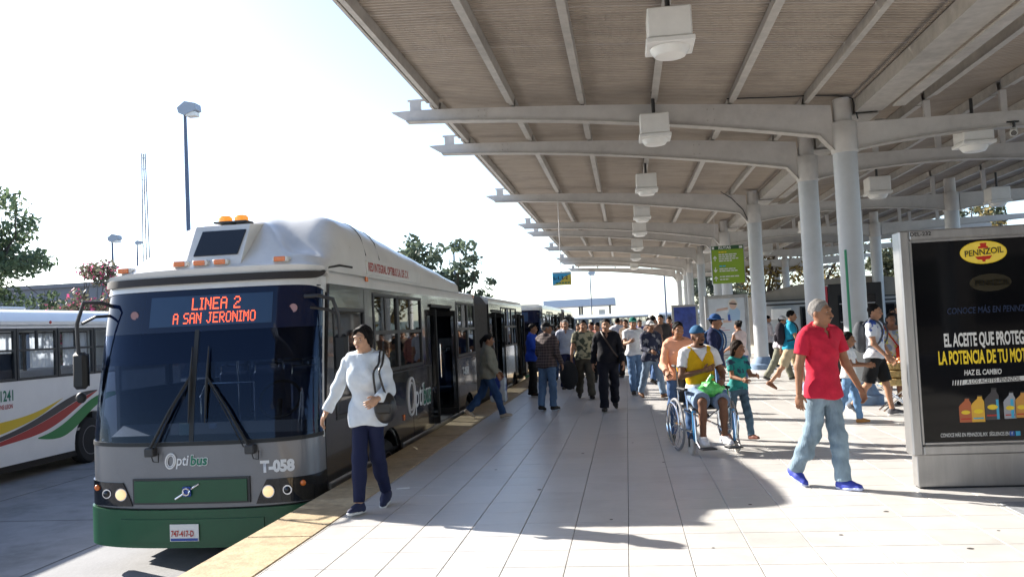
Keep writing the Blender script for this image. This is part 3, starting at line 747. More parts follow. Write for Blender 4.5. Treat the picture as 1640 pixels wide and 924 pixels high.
# doors: leaves folded open
for (a,b) in ((13.9,15.56),(20.47,21.98),(25.12,26.28)):
    for y,dy in ((a+.03,.28),(b-.03,-.28)):
        d = MB(); w = .04
        x0,x1 = XR-.30,XR+.10
        for (p,q,r,s) in ((x0,x1,.03,.14),(x0,x1,1.80,1.90),(x0,x0+w,.14,1.8),(x1-w,x1,.14,1.8)): d.box((p,y-.018,r),(q,y+.018,s),.005)
        D = badd(d,'door_leaf',M['black']); badd(MB().box((x0+w,y-.006,.14),(x1-w,y+.006,1.8)),'door_pane',M['side_glass'],D)
        badd(MB().tube([(x0+.1,y+(.05 if dy>0 else -.05),.7),(x0+.1,y+(.05 if dy>0 else -.05),1.3)],.014,6),'door_handle',M['chrome'],D)
    badd(MB().box((XR-.02,a-.02,1.94),(XR+.03,b+.02,1.99)),'door_header',M['black'])
# interior: floor, seats, driver area
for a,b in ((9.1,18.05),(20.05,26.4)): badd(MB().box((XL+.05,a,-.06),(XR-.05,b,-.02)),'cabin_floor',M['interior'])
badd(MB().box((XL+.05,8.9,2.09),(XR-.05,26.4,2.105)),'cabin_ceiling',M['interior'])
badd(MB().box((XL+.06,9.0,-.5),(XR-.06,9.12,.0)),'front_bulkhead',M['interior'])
dash = badd(MB().prism([(8.80,.30),(8.80,.56),(9.05,.66),(9.35,.60),(9.40,.0),(9.2,.0)],'x',XL+.12,XR-.12),'dashboard',mat('dash',(.06,.065,.08),.5))
badd(MB().tube([(-3.95+.24*math.cos(a),9.42+.10*math.sin(a),.86+.20*math.sin(a)) for a in [i*math.pi/10 for i in range(20)]],.018,6,closed=True),'steering_wheel',M['black'])
badd(MB().tube([(-3.95,9.35,.6),(-3.95,9.42,.86)],.03,8),'steering_column',M['black'])
def seat(x,y):
    s = badd(MB().box((x-.22,y,.36),(x+.22,y+.45,.46),.03),'seat',M['seat_blue']); badd(MB().box((x-.22,y+.40,.46),(x+.22,y+.50,1.12),.04),'seat_back',M['seat_blue'],s)
    badd(MB().box((x-.05,y+.1,-.02),(x+.05,y+.35,.36)),'seat_pedestal',M['black'],s)
    badd(MB().tube([(x-.2,y+.46,1.08),(x-.2,y+.46,1.2),(x+.2,y+.46,1.2),(x+.2,y+.46,1.08)],.014,6),'seat_rail',M['chrome'],s)
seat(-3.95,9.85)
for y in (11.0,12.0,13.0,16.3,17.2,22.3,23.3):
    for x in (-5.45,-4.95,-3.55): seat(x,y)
for y in (10.6,13.7,15.8):
    for x in (-5.0,-3.95): badd(MB().tube([(x,y,-.02),(x,y,2.09)],.017,8),'grab_pole',M['chrome'])
badd(MB().tube([(-5.0,9.6,.0),(-5.0,9.6,.9),(-5.0,9.75,1.05),(-4.4,9.75,1.05),(-4.4,9.75,.0)],.018,8),'guard_rail',M['chrome'])
badd(MB().box((-4.62,FY(-4.5,.62,-.03),.60),(-4.48,FY(-4.5,.62,-.04),.72)),'dash_card',mat('paper',(.6,.68,.5),.7)); badd(MB().box((-4.30,FY(-4.3,.66,-.03),.66),(-4.22,FY(-4.3,.66,-.04),.71)),'dash_card',M['white'])
# side logo, number, company text
def stext(b,size,m,y,z,dx=.006,**k): return btext(b,size,m,None,(XR+dx,y,z),(0,1,0),(0,0,1),**k)
def ring(y,z,ry,rz,r,par=None):
    return badd(MB().tube([(XR+.006,y+ry*math.cos(a)+.12*rz*math.sin(a),z+rz*math.sin(a)) for a in [i*math.pi/14 for i in range(28)]],r,6,closed=True),'logo_ring',M['txt_white'],par)
lr = ring(12.45,.60,.21,.27,.018); ring(12.45,.60,.15,.20,.013,lr)
stext('pti',.50,M['txt_white'],12.66,.42,shear=.15,sx=.98,bold=.006); stext('bus',.44,M['txt_white'],13.17,.42,shear=.12,sx=.86,bold=.030); stext('bus',.44,M['txt_green'],13.17,.42,dx=.011,shear=.12,sx=.86,bold=.008)
stext('T-058',.21,M['txt_white'],16.5,.66,sx=1.25,bold=.01)
stext('RED INTEGRAL OPTIBUS S.A. DE C.V.',.155,M['txt_red'],10.55,2.345,sx=.80,bold=.003)
badd(MB().box((XR-.09,10.5,2.30),(XR+.003,13.3,2.47)),'text_panel',M['bus_white'],fair)
# wheels
def wheel(x,y,rad=.47,w=.28,par=None,add=badd,sg=None):
    zc = Z_ROAD+rad; sg = sg or (1 if x > BXC else -1)
    t = add(MB().lathe([(rad*.62,-w/2),(rad*.92,-w/2),(rad,-w/2+.05),(rad,w/2-.05),(rad*.92,w/2),(rad*.62,w/2)],(x,y,zc),'x',32),'wheel',M['tyre'],par,True)
    add(MB().lathe([(.01,-.1),(rad*.25,-.1),(rad*.3,.02),(rad*.55,.02),(rad*.62,.06),(rad*.64,w/2+.003),(rad*.60,w/2+.004),(rad*.5,.05),(rad*.3,.06),(rad*.28,w/2-.02),(.01,w/2-.01)] if sg>0 else [(.01,-w/2+.01),(rad*.28,-w/2+.02),(rad*.3,-.06),(rad*.5,-.05),(rad*.60,-w/2-.004),(rad*.64,-w/2-.003),(rad*.62,-.06),(.01,.1)],(x,y,zc),'x',24),'rim',M['rim'],t,True)
    return t
for y in (11.27,17.1,24.2):
    wheel(XR-.19,y); wheel(XL+.19,y)
    for x0,x1 in ((XR-.5,XR-.05),(XL+.05,XL+.5)): badd(MB().prism([(y+.6*math.cos(a),-.33+.61*math.sin(a)) for a in [math.pi*i/12 for i in range(13)]]+[(y-.57,-.33)]+[(y+.57*math.cos(a),-.33+.58*math.sin(a)) for a in [math.pi-math.pi*i/12 for i in range(13)]],'x',x0,x1),'wheel_housing',M['black'])
badd(MB().box((XL+.1,9.2,-.62),(XR-.1,26.3,-.5)),'underframe',M['black'])
# mirrors
for sg in (-1,1):
    bx0 = BXC+sg*1.10; yb = FY(bx0,1.95)
    if sg < 0:
        p = [(bx0,yb+.02,1.98),(bx0-.05,yb-.10,2.02),(-5.76,yb-.22,2.03),(-5.86,yb-.20,1.80),(-5.86,yb-.18,1.45)]; p2 = [(bx0-.02,yb+.02,1.88),(-5.66,yb-.17,1.87),(-5.80,yb-.2,1.80)]; c = (-5.85,yb-.17,1.32)
    else:
        p = [(bx0,yb+.0,1.98),(bx0+.15,yb+.0,1.98),(-3.10,yb+.10,1.94),(-3.06,yb+.16,1.75),(-3.06,yb+.18,1.5)]; p2 = [(bx0+.05,yb+.02,1.86),(-3.16,yb+.1,1.83),(-3.07,yb+.15,1.78)]; c = (-3.06,yb+.2,1.38)
    a = badd(MB().tube(p,.022,8),'mirror',M['dark_metal'],smooth=True); badd(MB().tube(p2,.016,8),'mirror_brace',M['dark_metal'],a,True)
    badd(MB().box((c[0]-.08,c[1]-.045,c[2]-.22),(c[0]+.08,c[1]+.05,c[2]+.18),.035),'mirror_head',M['black'],a,True)
    badd(MB().box((c[0]-.07,c[1]+.045,c[2]-.19),(c[0]+.07,c[1]+.054,c[2]+.16)),'mirror_glass',M['chrome'],a); badd(MB().ell((c[0],c[1],c[2]-.31),(.055,.05,.06)),'mirror_convex',M['black'],a,True)

# ------------------------------------------------------------------ white city bus in the next lane
wb = tag(empty('city_bus',(-10.92,8.5,Z_ROAD)), 'white bus numbered 1241 with yellow, grey, red and green swoosh stripes in the far lane', 'bus')
OW = Vector((-10.92,8.5,Z_ROAD))
def wadd(mb,name,m,par=None,smooth=False):
    mb.v = [(x-OW.x,y-OW.y,z-OW.z) for x,y,z in mb.v]; return mb.build(name,m,par or wb,smooth)
WX, WL = -10.92, -13.4; M['wb_white'] = mat('city_bus_white',(.74,.74,.72),.35,var=.04,vs=2,coat=.3)
def warch(y0,y1,cs,zt,zb=-.47):
    pts = [(y0,zt),(y0,zb)]
    for c in cs:
        pts.append((c-.60,zb)); pts += [(c+.6*math.cos(math.pi-math.pi*i/12),-.33+.58*math.sin(math.pi*i/12)) for i in range(13)]; pts.append((c+.6,zb))
    return pts+[(y1,zb),(y1,zt)]
wadd(MB().prism(warch(8.5,20.0,[10.6,16.45],1.0),'x',WX-.05,WX),'side_panel',M['wb_white']); wadd(MB().prism(warch(8.5,20.0,[10.6,16.45],1.0),'x',WL,WL+.05),'side_panel',M['wb_white'])
wadd(MB().box((WX-.05,8.5,1.95),(WX,20,2.02)),'side_panel',M['wb_white']); wadd(MB().box((WL,8.5,1.95),(WL+.05,20,2.02)),'side_panel',M['wb_white'])
wadd(MB().prism([(WL,1.98),(WL,2.08),(WL+.2,2.25),(WL+.5,2.32),(WX-.5,2.32),(WX-.2,2.25),(WX,2.08),(WX,1.98)],'y',8.5,20),'roof',M['wb_white'],None,True)
wadd(MB().box((-12.6,14.2,2.33),(-11.7,15.6,2.40),.03),'roof_hatch',M['wb_white'])
wadd(MB().box((WL,8.5,-.5),(WX,8.55,.9)),'front_panel',M['wb_white']); wadd(MB().box((WL,19.95,-.5),(WX,20,2.0)),'rear_panel',M['wb_white']); wadd(MB().box((WL+.05,8.52,.9),(WX-.05,8.55,2.0)),'windshield',M['side_glass'])
M['clear_glass'] = glass('clear_glass',(.86,.88,.9))
M['wb_frame'] = mat('window_frame_dark',(.035,.04,.045),.4)
for X,d in ((WX,.05),(WL,-.05)):
    for i in range(10):
        a = 8.55+i*1.14+ .03; b = a+1.11; f_ = MB(); w = .05
        for (p,q,r,s) in ((a,b,1.0,1.05),(a,b,1.90,1.95),(a,a+w,1.05,1.9),(b-w,b,1.05,1.9),(a+w,b-w,1.53,1.57)): f_.box((X-d,p,r),(X+d*.1,q,s))
        f_.box((X-d,(a+b)/2-.02,1.57),(X,(a+b)/2+.02,1.9))
        W = wadd(f_,'window',M['wb_frame'])
        wadd(MB().box((X-d*.6,a+w,1.05),(X-d*.4,b-w,1.53)),'pane',M['clear_glass'],W); wadd(MB().box((X-d*.6,a+w,1.57),(X-d*.4,b-w,1.9)),'pane',M['clear_glass'],W)
wadd(MB().box((WL+.06,8.6,-.1),(WX-.06,19.9,-.05)),'cabin_floor',mat('bus_floor_grey',(.3,.3,.3),.7)); wadd(MB().box((WL+.06,8.6,1.985),(WX-.06,19.9,1.995)),'cabin_ceiling',M['white'])
M['seat_grey'] = mat('seat_grey',(.42,.44,.48),.7)
for i in range(9):
    for x in (-11.4,-12.9):
        y = 9.6+i*1.1; s = wadd(MB().box((x-.4,y,.35),(x+.35,y+.4,.45),.03),'seat',M['seat_grey']); wadd(MB().box((x-.4,y+.36,.45),(x+.35,y+.45,1.15),.04),'seat_back',M['seat_grey'],s)
wadd(MB().box((WX-.12,13.3,1.05),(WX-.08,14.3,1.5)),'curtain',mat('curtain',(.04,.05,.07),.9,var=.4,vs=40,aniso=(1,6,.1)))
def sheer():
    m = bpy.data.materials.new('sheer_curtain'); m.use_nodes = True; nt = m.node_tree; p = nt.nodes['Principled BSDF']; p.inputs['Base Color'].default_value = (.62,.64,.66,1); p.inputs['Roughness'].default_value = .9
    t = nt.nodes.new('ShaderNodeBsdfTranslucent'); t.inputs[0].default_value = (.7,.72,.75,1); mx = nt.nodes.new('ShaderNodeMixShader'); mx.inputs[0].default_value = .55
    o = [n for n in nt.nodes if n.type=='OUTPUT_MATERIAL'][0]; nt.links.new(p.outputs[0],mx.inputs[1]); nt.links.new(t.outputs[0],mx.inputs[2]); nt.links.new(mx.outputs[0],o.inputs[0]); return m
shm = sheer()
for i in (3,4,5,6,7,8,9):
    a = 8.6+i*1.14; w_ = (.95,.6,.9,1.0,.7,.95,.9)[i-3]
    wadd(MB().grid(lambda u,v,a=a,w_=w_: (WL+.12+.02*math.sin(u*40),a+.05+w_*u,1.02+.9*v),24,1),'sheer_curtain',shm)
# stripes as flat painted bands following S curves
def band(pts_lo, pts_hi, m, name, off):
    n = len(pts_lo); V = [(WX+off,y,z) for y,z in pts_lo]+[(WX+off,y,z) for y,z in pts_hi]
    wadd(MB().add(V,[(i,i+1,n+i+1,n+i) for i in range(n-1)]),name,m)
def S(y): # base curve height
    t = min(max((y-11.6)/5.1,0),1); return .06+.0*y+.72*(t*t*(3-2*t))
def bandp(pts,m,off):
    ys = np.linspace(pts[0][0],pts[-1][0],40); P_ = np.array(pts)
    def sm(k):
        v = np.interp(ys,P_[:,0],P_[:,k])
        for _ in range(6): v[1:-1] = (v[:-2]+2*v[1:-1]+v[2:])/4
        return v
    lo_,hi_ = sm(1),sm(2); band([(y,a) for y,a in zip(ys,lo_)],[(y,a) for y,a in zip(ys,hi_)],m,'stripe',off)
def bandf(y0,y1,o0,o1,m,name,off,tl=None):
    ys = [y0+(y1-y0)*i/24 for i in range(25)]
    def w(t): return math.sin(math.pi*min(max(t,0),1))**.55 if tl else 1
    lo = []; hi = []
    for i,y in enumerate(ys):
        t = i/24; c = S(y)+(o0+o1)/2; h = (o1-o0)/2*(w(.08+.92*t) if tl else 1); lo.append((y,c-h)); hi.append((y,c+h))
    band(lo,hi,m,name,off)
wg = mat('stripe_green',(.01,.20,.05),.35); wr = mat('stripe_red',(.38,.03,.03),.35); wk = mat('stripe_grey',(.05,.05,.055),.35); wy = mat('stripe_yellow',(.66,.46,.02),.35)
bandp([(11,-.12,.20),(12.6,-.02,.24),(13.81,.09,.30),(14.4,.20,.34),(14.9,.32,.42),(15.51,.585,.59)],wy,.005)
bandp([(11,-.34,-.28),(12.8,-.14,-.08),(13.81,-.03,.05),(14.5,.09,.19),(15.04,.22,.36),(15.6,.40,.56),(16.1,.56,.68),(16.62,.655,.665)],wk,.0045)
bandp([(11,-.42,-.36),(12.8,-.22,-.16),(13.81,-.10,-.035),(14.5,-.06,.085),(15.04,.01,.215),(15.6,.20,.39),(16.1,.44,.55),(16.6,.64,.65)],wr,.004)
bandp([(14.78,-.10,-.08),(15.1,-.16,-.04),(15.5,-.17,.08),(15.9,-.02,.26),(16.3,.22,.46),(16.7,.42,.58),(17.3,.52,.60),(17.9,.50,.505)],wg,.0055)
text('1241',.26,M['txt_green'],wb,frame(Vector((WX+.006,13.80,.67))-OW,(0,1,0),(0,0,1)),sx=.74,bold=.006); text('NS LEON',.11,M['txt_red'],wb,frame(Vector((WX+.006,13.82,.53))-OW,(0,1,0),(0,0,1)),sx=.70,bold=.002)
wadd(MB().lathe([(.03,0),(.03,.012),(.01,.015)],(WX,15.2,2.06),'x',10),'marker_lamp',M['txt_red'])
for y in (10.6,16.45):
    wheel(WX-.17,y,.46,.26,None,wadd,1); wheel(WL+.17,y,.46,.26,None,wadd,-1)
    wadd(MB().box((WX-.45,y-.58,-.3),(WX-.4,y+.58,.25)),'wheel_housing',M['black'])
wadd(MB().box((WL+.1,8.8,-.6),(WX-.1,19.8,-.47)),'underframe',M['black'])
# ------------------------------------------------------------------ people: signed distance fields turned into one continuous skin each
def V3(*a): return np.array(a, float)
def d_cone(P, a, b, ra, rb):
    ba = b-a; L2 = ba@ba; pa = P-a
    t = np.clip((pa@ba)/max(L2,1e-9),0,1)
    d = pa-t[...,None]*ba
    return np.sqrt((d*d).sum(-1))-(ra+(rb-ra)*t)
def d_ell(P, c, r, rot=None):
    q = P-c
    if rot is not None: q = q@rot
    k0 = np.sqrt(((q/r)**2).sum(-1)); k1 = np.sqrt(((q/(r*r))**2).sum(-1))
    return np.where(k1>1e-6, k0*(k0-1)/np.maximum(k1,1e-6), -r.min())
def smin(a,b,k):
    h = np.maximum(k-np.abs(a-b),0)/k; return np.minimum(a,b)-h*h*k*.25
def sdf_mesh(prims, vox, cuts=(), disp=None, neg=(), infl=0.):
    lo = np.full(3,1e9); hi = -lo
    bb = []
    for p in prims:
        if p[0]=='c':
            m = max(p[3],p[4])+infl; l = np.minimum(p[1],p[2])-m; h = np.maximum(p[1],p[2])+m
        else:
            m = p[2].max()+infl if p[3] is not None else p[2]+infl; l = p[1]-m; h = p[1]+m
        bb.append((l,h)); lo = np.minimum(lo,l); hi = np.maximum(hi,h)
    lo -= vox*2.5; hi += vox*2.5; n = np.ceil((hi-lo)/vox).astype(int)+1
    F = np.full(n,.12); ax = [lo[i]+vox*np.arange(n[i]) for i in range(3)]
    mg = .05
    for p,(l,h) in zip(prims,bb):
        i0 = np.maximum(((l-mg-lo)/vox).astype(int),0); i1 = np.minimum(((h+mg-lo)/vox).astype(int)+2,n)
        sl = tuple(slice(a,b) for a,b in zip(i0,i1))
        G = np.stack(np.meshgrid(*[ax[i][i0[i]:i1[i]] for i in range(3)],indexing='ij'),-1)
        d = d_cone(G,*p[1:5]) if p[0]=='c' else d_ell(G,*p[1:4])
        F[sl] = smin(F[sl],d-infl,p[5] if p[0]=='c' else p[4])
    if disp is not None or cuts or neg:
        G = np.stack(np.meshgrid(*ax,indexing='ij'),-1)
        if disp is not None: F = F+disp(G)
        for c in cuts: F = np.maximum(F, c(G))
        for q in neg: F = np.maximum(F, -d_ell(G,*q))
    return surface_nets(F, lo, vox)
def surface_nets(F, lo, vox):
    n = F.shape; S = F<0
    m = [n[0]-1,n[1]-1,n[2]-1]
    cnt = np.zeros(m,np.int8)
    for i in (0,1):
        for j in (0,1):
            for k in (0,1): cnt += S[i:i+m[0],j:j+m[1],k:k+m[2]]
    act = (cnt>0)&(cnt<8); I = np.argwhere(act)
    if len(I)==0: return np.zeros((0,3)), np.zeros((0,4),int)
    idx = -np.ones(m,np.int64); idx[act] = np.arange(len(I))
    acc = np.zeros((len(I),3)); c = np.zeros(len(I))
    cor = [(i,j,k) for i in (0,1) for j in (0,1) for k in (0,1)]
    val = {q: F[I[:,0]+q[0],I[:,1]+q[1],I[:,2]+q[2]] for q in cor}
    for a in cor:
        for x in range(3):
            if a[x]==0:
                b = list(a); b[x] = 1; b = tuple(b); fa,fb = val[a],val[b]
                w = (fa<0)!=(fb<0); t = np.where(w, fa/np.where(w,fa-fb,1), 0)
                p = np.zeros((len(I),3)); p[:] = a; p[:,x] = t
                acc += p*w[:,None]; c += w
    pos = lo+vox*(I+acc/c[:,None])
    Q = []
    for x in range(3):
        y,z = (x+1)%3,(x+2)%3
        s0 = [slice(None)]*3; s1 = [slice(None)]*3; s0[x] = slice(0,-1); s1[x] = slice(1,None)
        for k in (y,z): s0[k] = slice(1,-1); s1[k] = slice(1,-1)
        A = S[tuple(s0)]; B = S[tuple(s1)]; E = np.argwhere(A!=B)
        if len(E)==0: continue
        flip = A[tuple(E.T)]
        E = E.copy(); E[:,y] += 1; E[:,z] += 1
        def cell(dy,dz):
            q = E.copy(); q[:,y] += dy; q[:,z] += dz; return idx[tuple(q.T)]
        q = np.stack([cell(-1,-1),cell(0,-1),cell(0,0),cell(-1,0)],1)
        q[~flip] = q[~flip][:,::-1]; Q.append(q)
    return pos, np.concatenate(Q)
def np_obj(name, parts, m, parent=None, scale=1.):
    v = []; f = []; o = 0
    for p,q in parts: v.append(p); f.append(q+o); o += len(p)
    v = np.concatenate(v)*scale; f = np.concatenate(f)
    me = bpy.data.meshes.new(name); me.vertices.add(len(v)); me.vertices.foreach_set('co', v.astype(np.float32).ravel())
    me.loops.add(len(f)*4); me.loops.foreach_set('vertex_index', f.astype(np.int32).ravel())
    me.polygons.add(len(f)); me.polygons.foreach_set('loop_start', (np.arange(len(f))*4).astype(np.int32))
    me.polygons.foreach_set('use_smooth', np.ones(len(f),bool)); me.update(calc_edges=True); me.validate()
    me.materials.append(m); return new(me, name, parent)
def rotx(a): c,s = math.cos(a),math.sin(a); return np.array([[1,0,0],[0,c,-s],[0,s,c]])
def rotz(a): c,s = math.cos(a),math.sin(a); return np.array([[c,-s,0],[s,c,0],[0,0,1]])
def unit(v): return v/np.linalg.norm(v)
SK = {}
def skin(c):
    if c not in SK:
        m = mat('skin',c,.6,var=.12,vs=30,spec=.28); p = m.node_tree.nodes['Principled BSDF']
        p.inputs['Subsurface Weight'].default_value = .08; p.inputs['Subsurface Radius'].default_value = (.02,.008,.004); SK[c] = m
    return SK[c]
CL = {}
def cloth(c, rough=.85, var=.12, vs=18):
    k = (c,rough,var)
    if k not in CL: CL[k] = mat('cloth',c,rough,var=var,vs=vs,bump=.55,bs=13,spec=.2)
    return CL[k]
def denim(c):
    k = ('d',c)
    if k not in CL: CL[k] = mat('denim',c,.85,var=.35,vs=7,bump=.35,bs=60,spec=.2,aniso=(1,1,.35))
    return CL[k]
SKIN_A, SKIN_B, SKIN_C = (.36,.19,.115), (.27,.135,.078), (.42,.25,.165)
HAIR_K = mat('hair_black',(.006,.005,.005),.68,spec=.12,bump=.35,bs=70,aniso=(1,1,.15)); HAIR_G = mat('hair_grey',(.20,.19,.18),.8,var=.35,vs=45,bump=.25,bs=90,spec=.15); HAIR_B = mat('hair_brown',(.016,.010,.007),.7,spec=.12,bump=.35,bs=70,aniso=(1,1,.15))
EYE_D = mat('eye_dark',(.012,.009,.008),.2); LIP = mat('lips',(.30,.10,.085),.5); LIPD = mat('lips_brown',(.17,.07,.05),.5); EYE_W = mat('eye_white',(.36,.32,.30),.35)
def person(loc, face, H, label, top=('tee',None), bottom=('jeans',None), skin_c=SKIN_A, hair=('short',HAIR_K), shoes=None, sole=None,
           legs=((18,4),(-14,22)), arms=(dict(),dict()), lean_=4, twist=0, head=(0,0), vox=.016, fem=False, hs=1., girth=1., cap=None,
           moustache=False, beard=False, feet_z=None, seated=False, group=None, hem=None, collar=None, child=False, belt=None, hipx=.088):
    """legs/arms: index 0 = person's right (camera left when facing the camera), 1 = left"""
    s = H/1.75; pel = V3(0,0,.94)
    Tl = rotz(math.radians(twist))@rotx(math.radians(lean_))
    def T(p): return pel+Tl@(np.asarray(p,float)-pel)
    gx = (.93 if fem else 1.)*girth; sw = .165 if fem else .185
    if child: sw = .15
    leg = []
    for k,sg in ((0,-1),(1,1)):
        L = legs[k]; a,kb = math.radians(L[0]),math.radians(L[1]); out = math.radians(L[2]) if len(L)>2 else .03
        hip = V3(sg*hipx,0,.915); d1 = V3(sg*math.sin(out),-math.sin(a)*math.cos(out),-math.cos(a)*math.cos(out)); knee = hip+.42*d1
        a2 = a-kb; d2 = V3(sg*math.sin(out)*.3,-math.sin(a2),-math.cos(a2)); d2 = unit(d2); ank = knee+.41*d2
        fp = L[3] if len(L)>3 else None
        pitch = math.radians(fp) if fp is not None else (a2*.75 if a2 < -.15 else max(a2,0)*.55)
        fo = V3(sg*.12,-math.cos(pitch),math.sin(pitch)); fo = unit(fo); side = unit(np.cross(fo,V3(0,0,1))); upv = np.cross(side,fo)
        leg.append((hip,knee,ank,fo,upv,side))
    low = min(min((q[2]-.085*q[4])[2], (q[2]-.085*q[4]+.15*q[3])[2], (q[2]-.085*q[4]-.05*q[3])[2]) for q in leg)
    dz = V3(0,0,-low + ((feet_z or 0)/s))
    pel = pel; leg = [(h+dz,k+dz,a+dz,f,u,sd) for h,k,a,f,u,sd in leg]
    T0 = T
    def T(p): return T0(p)+dz
    pelv = pel+dz
    k = .035
    C = lambda a,b,ra,rb,k=k: ('c',a,b,ra,rb,k)
    E = lambda c,r,rot=None,k=k: ('e',c,np.array(r,float),rot,k)
    tors = [E(pelv+V3(0,.005,.0),(.158*gx*(1.05 if fem else 1),.115*gx,.125),k=.06),E(T((0,.0,1.09)),(.14*gx,.105*girth,.15),Tl,k=.08),E(T((0,.005,1.28)),(.165*gx,.118*girth,.175),Tl,k=.07),
            C(T((-sw+.03,.012,1.400)),T((sw-.03,.012,1.400)),.060,.060,.06),C(T((0,.022,1.49)),T((-sw*.72,.015,1.435)),.043,.045,.04),C(T((0,.022,1.49)),T((sw*.72,.015,1.435)),.043,.045,.04)]
    if fem and not child: tors += [E(T((-.065,-.072,1.25)),(.066,.055,.07),k=.07),E(T((.065,-.072,1.25)),(.066,.055,.07),k=.07)]
    if girth > 1.1: tors += [E(T((0,-.055*girth,1.08)),(.135*girth,.105*girth,.14),k=.07)]
    nk = [C(T((0,.02,1.42)),T((0,-.005,1.545)),.06,.052,.035)]
    # arms
    A = []
    for kx,sg in ((0,-1),(1,1)):
        q = arms[kx]; sh = T((sg*sw,.012,1.40))
        if 'e' in q: el,wr = T(q['e']),T(q['w'])
        else:
            fw,ou,eb,inn = math.radians(q.get('f',0)),math.radians(q.get('o',9)),math.radians(q.get('b',14)),math.radians(q.get('i',4))
            d1 = Tl@V3(sg*math.sin(ou),-math.sin(fw)*math.cos(ou),-math.cos(fw)*math.cos(ou)); el = sh+.275*d1
            f2 = fw+eb; o2 = ou-inn; d2 = Tl@V3(sg*math.sin(o2),-math.sin(f2)*math.cos(o2),-math.cos(f2)*math.cos(o2)); wr = el+.245*unit(d2)
        hd = unit(np.asarray(q['h'],float)) if 'h' in q else unit(wr-el)
        th = np.asarray(q.get('t',(0.25*-sg,-1,.25)),float); hsd = unit(th-hd*(th@hd)); hn = np.cross(hd,hsd)
        pn = V3(-sg,0,0); hn = hn if hn@pn>0 else -hn
        A.append((sh,el,wr,hd,hsd,hn,q.get('curl',24)))
    arm = []
    for sh,el,wr,*_ in A:
        arm += [C(sh,el,.052*(.88 if fem else 1),.040,.03),C(el,wr,.041*(.92 if fem else 1),.026,.02)]
    lg = []
    for h,kn,an,fo,u,sd in leg:
        lg += [C(h,kn,.083*gx,.054,.04),C(kn,an,.051,.036,.02),E(kn*.65+an*.35+.012*np.cross(unit(an-kn),V3(1,0,0)),(.046,.046,.11),k=.03)]
    foot = []
    for h,kn,an,fo,u,sd in leg: foot += [C(an-.045*u-.03*fo,an-.058*u+.11*fo,.035,.03,.02),C(an,an-.04*u,.036,.036,.02)]
    # head
    hy,ht = math.radians(head[0]),math.radians(head[1]); Hr = Tl@rotz(hy)@rotx(ht); hb = T((0,-.005,1.535))
    def HP(x,y,z): return hb+Hr@(V3(x,y,z)*hs)
    def HE(c,r,k=.02): return ('e',HP(*c),np.array(r,float)*hs,Hr,k)
    hd_ = [HE((0,.018,.112),(.073,.09,.088),.03),HE((0,-.018,.065),(.06,.07,.082),.03),HE((0,-.036,.015),(.044,.05,.042),.03),HE((0,-.066,.0),(.02,.018,.016),.02),
           ('c',HP(0,-.086,.085),HP(0,-.108,.05),.009*hs,.013*hs,.012),HE((-.017,-.095,.046),(.009,.010,.008),.008),HE((.017,-.095,.046),(.009,.010,.008),.008),
           HE((0,-.085,.019),(.023,.012,.009),.008),HE((-.034,-.068,.05),(.022,.02,.02),.02),HE((.034,-.068,.05),(.022,.02,.02),.02),HE((0,-.078,.112),(.05,.014,.012),.02)]
    hd_ += [HE((sx*.073,.018,.068),(.010,.02,.03),.01) for sx in (-1,1)]+[('c',T((0,-.0,1.50)),HP(0,.01,.03),.05*hs,.05*hs,.03)]
    sock = [(HP(sx*.03,-.10,.086),np.array((.019,.022,.011))*hs,Hr) for sx in (-1,1)]
    parts = [sdf_mesh(tors+nk+arm+lg+foot,vox), sdf_mesh(hd_,min(vox*.6,.0085),neg=sock)]
    for sh,el,wr,hdir,hsd,hn,curl in A:
        rot = np.stack([hdir,hsd,hn],1); hp = [C(wr-.02*hdir,wr+.03*hdir,.025,.022,.015),('e',wr+.055*hdir,np.array((.05,.040,.016)),rot,.012)]
        cu = math.radians(curl)
        for off,ln in ((-.029,.062),(-.010,.074),(.010,.080),(.029,.070)):
            b0 = wr+(.088+.0*off)*hdir+off*hsd; g1 = math.cos(cu)*hdir+math.sin(cu)*hn; g2 = math.cos(cu*2.1)*hdir+math.sin(cu*2.1)*hn
            m1 = b0+g1*ln*.55+hsd*off*.12; hp += [C(b0-.02*hdir,m1,.0095,.0085,.006),C(m1,m1+g2*ln*.5,.0085,.0072,.004)]
        t0 = wr+.022*hdir+.028*hsd+.006*hn; t1 = t0+.036*unit(hdir+.8*hsd+.35*hn); hp += [C(t0,t1,.0125,.0105,.008),C(t1,t1+.03*unit(hdir+.25*hsd+.5*hn),.010,.008,.004)]
        parts.append(sdf_mesh(hp,.0055 if vox<.013 else .008))
    body = np_obj('person',parts,skin(skin_c),None,s)
    body.location = loc; body.rotation_euler = (0,0,math.radians(face)); tag(body,label,'person',group)
    ph = nrs.uniform(0,6,6); cv = min(vox,.014)
    def wrk(amp,fz=38,fx=26):
        return lambda G: amp*.55*np.sin((G[...,0]*(1.2 if ph[5]>3 else -1.2)+G[...,2])*34+4*np.sin(G[...,2]*7+ph[1])+ph[4])*np.clip(np.sin(G[...,0]*9+ph[2])+np.sin(G[...,2]*8+ph[5]),0,1)+amp*(np.sin(G[...,2]*fz+3*np.sin(G[...,0]*11+ph[0])+2.2*np.sin(G[...,1]*13+ph[1])+ph[2])*.6+np.sin(G[...,0]*fx+G[...,2]*17+ph[3])*.4+.5*np.sin(G[...,1]*31-G[...,2]*23+ph[4]))
    # ---- top
    kind,tm = top
    th = {'tee':.018,'polo':.02,'tank':.012,'long':.018,'hoodie':.020,'jacket':.026,'shirt':.02}[kind]
    hz = hem if hem is not None else {'tank':.93,'tee':.90,'polo':.88,'long':.90,'hoodie':.82,'jacket':.84,'shirt':.90}[kind]
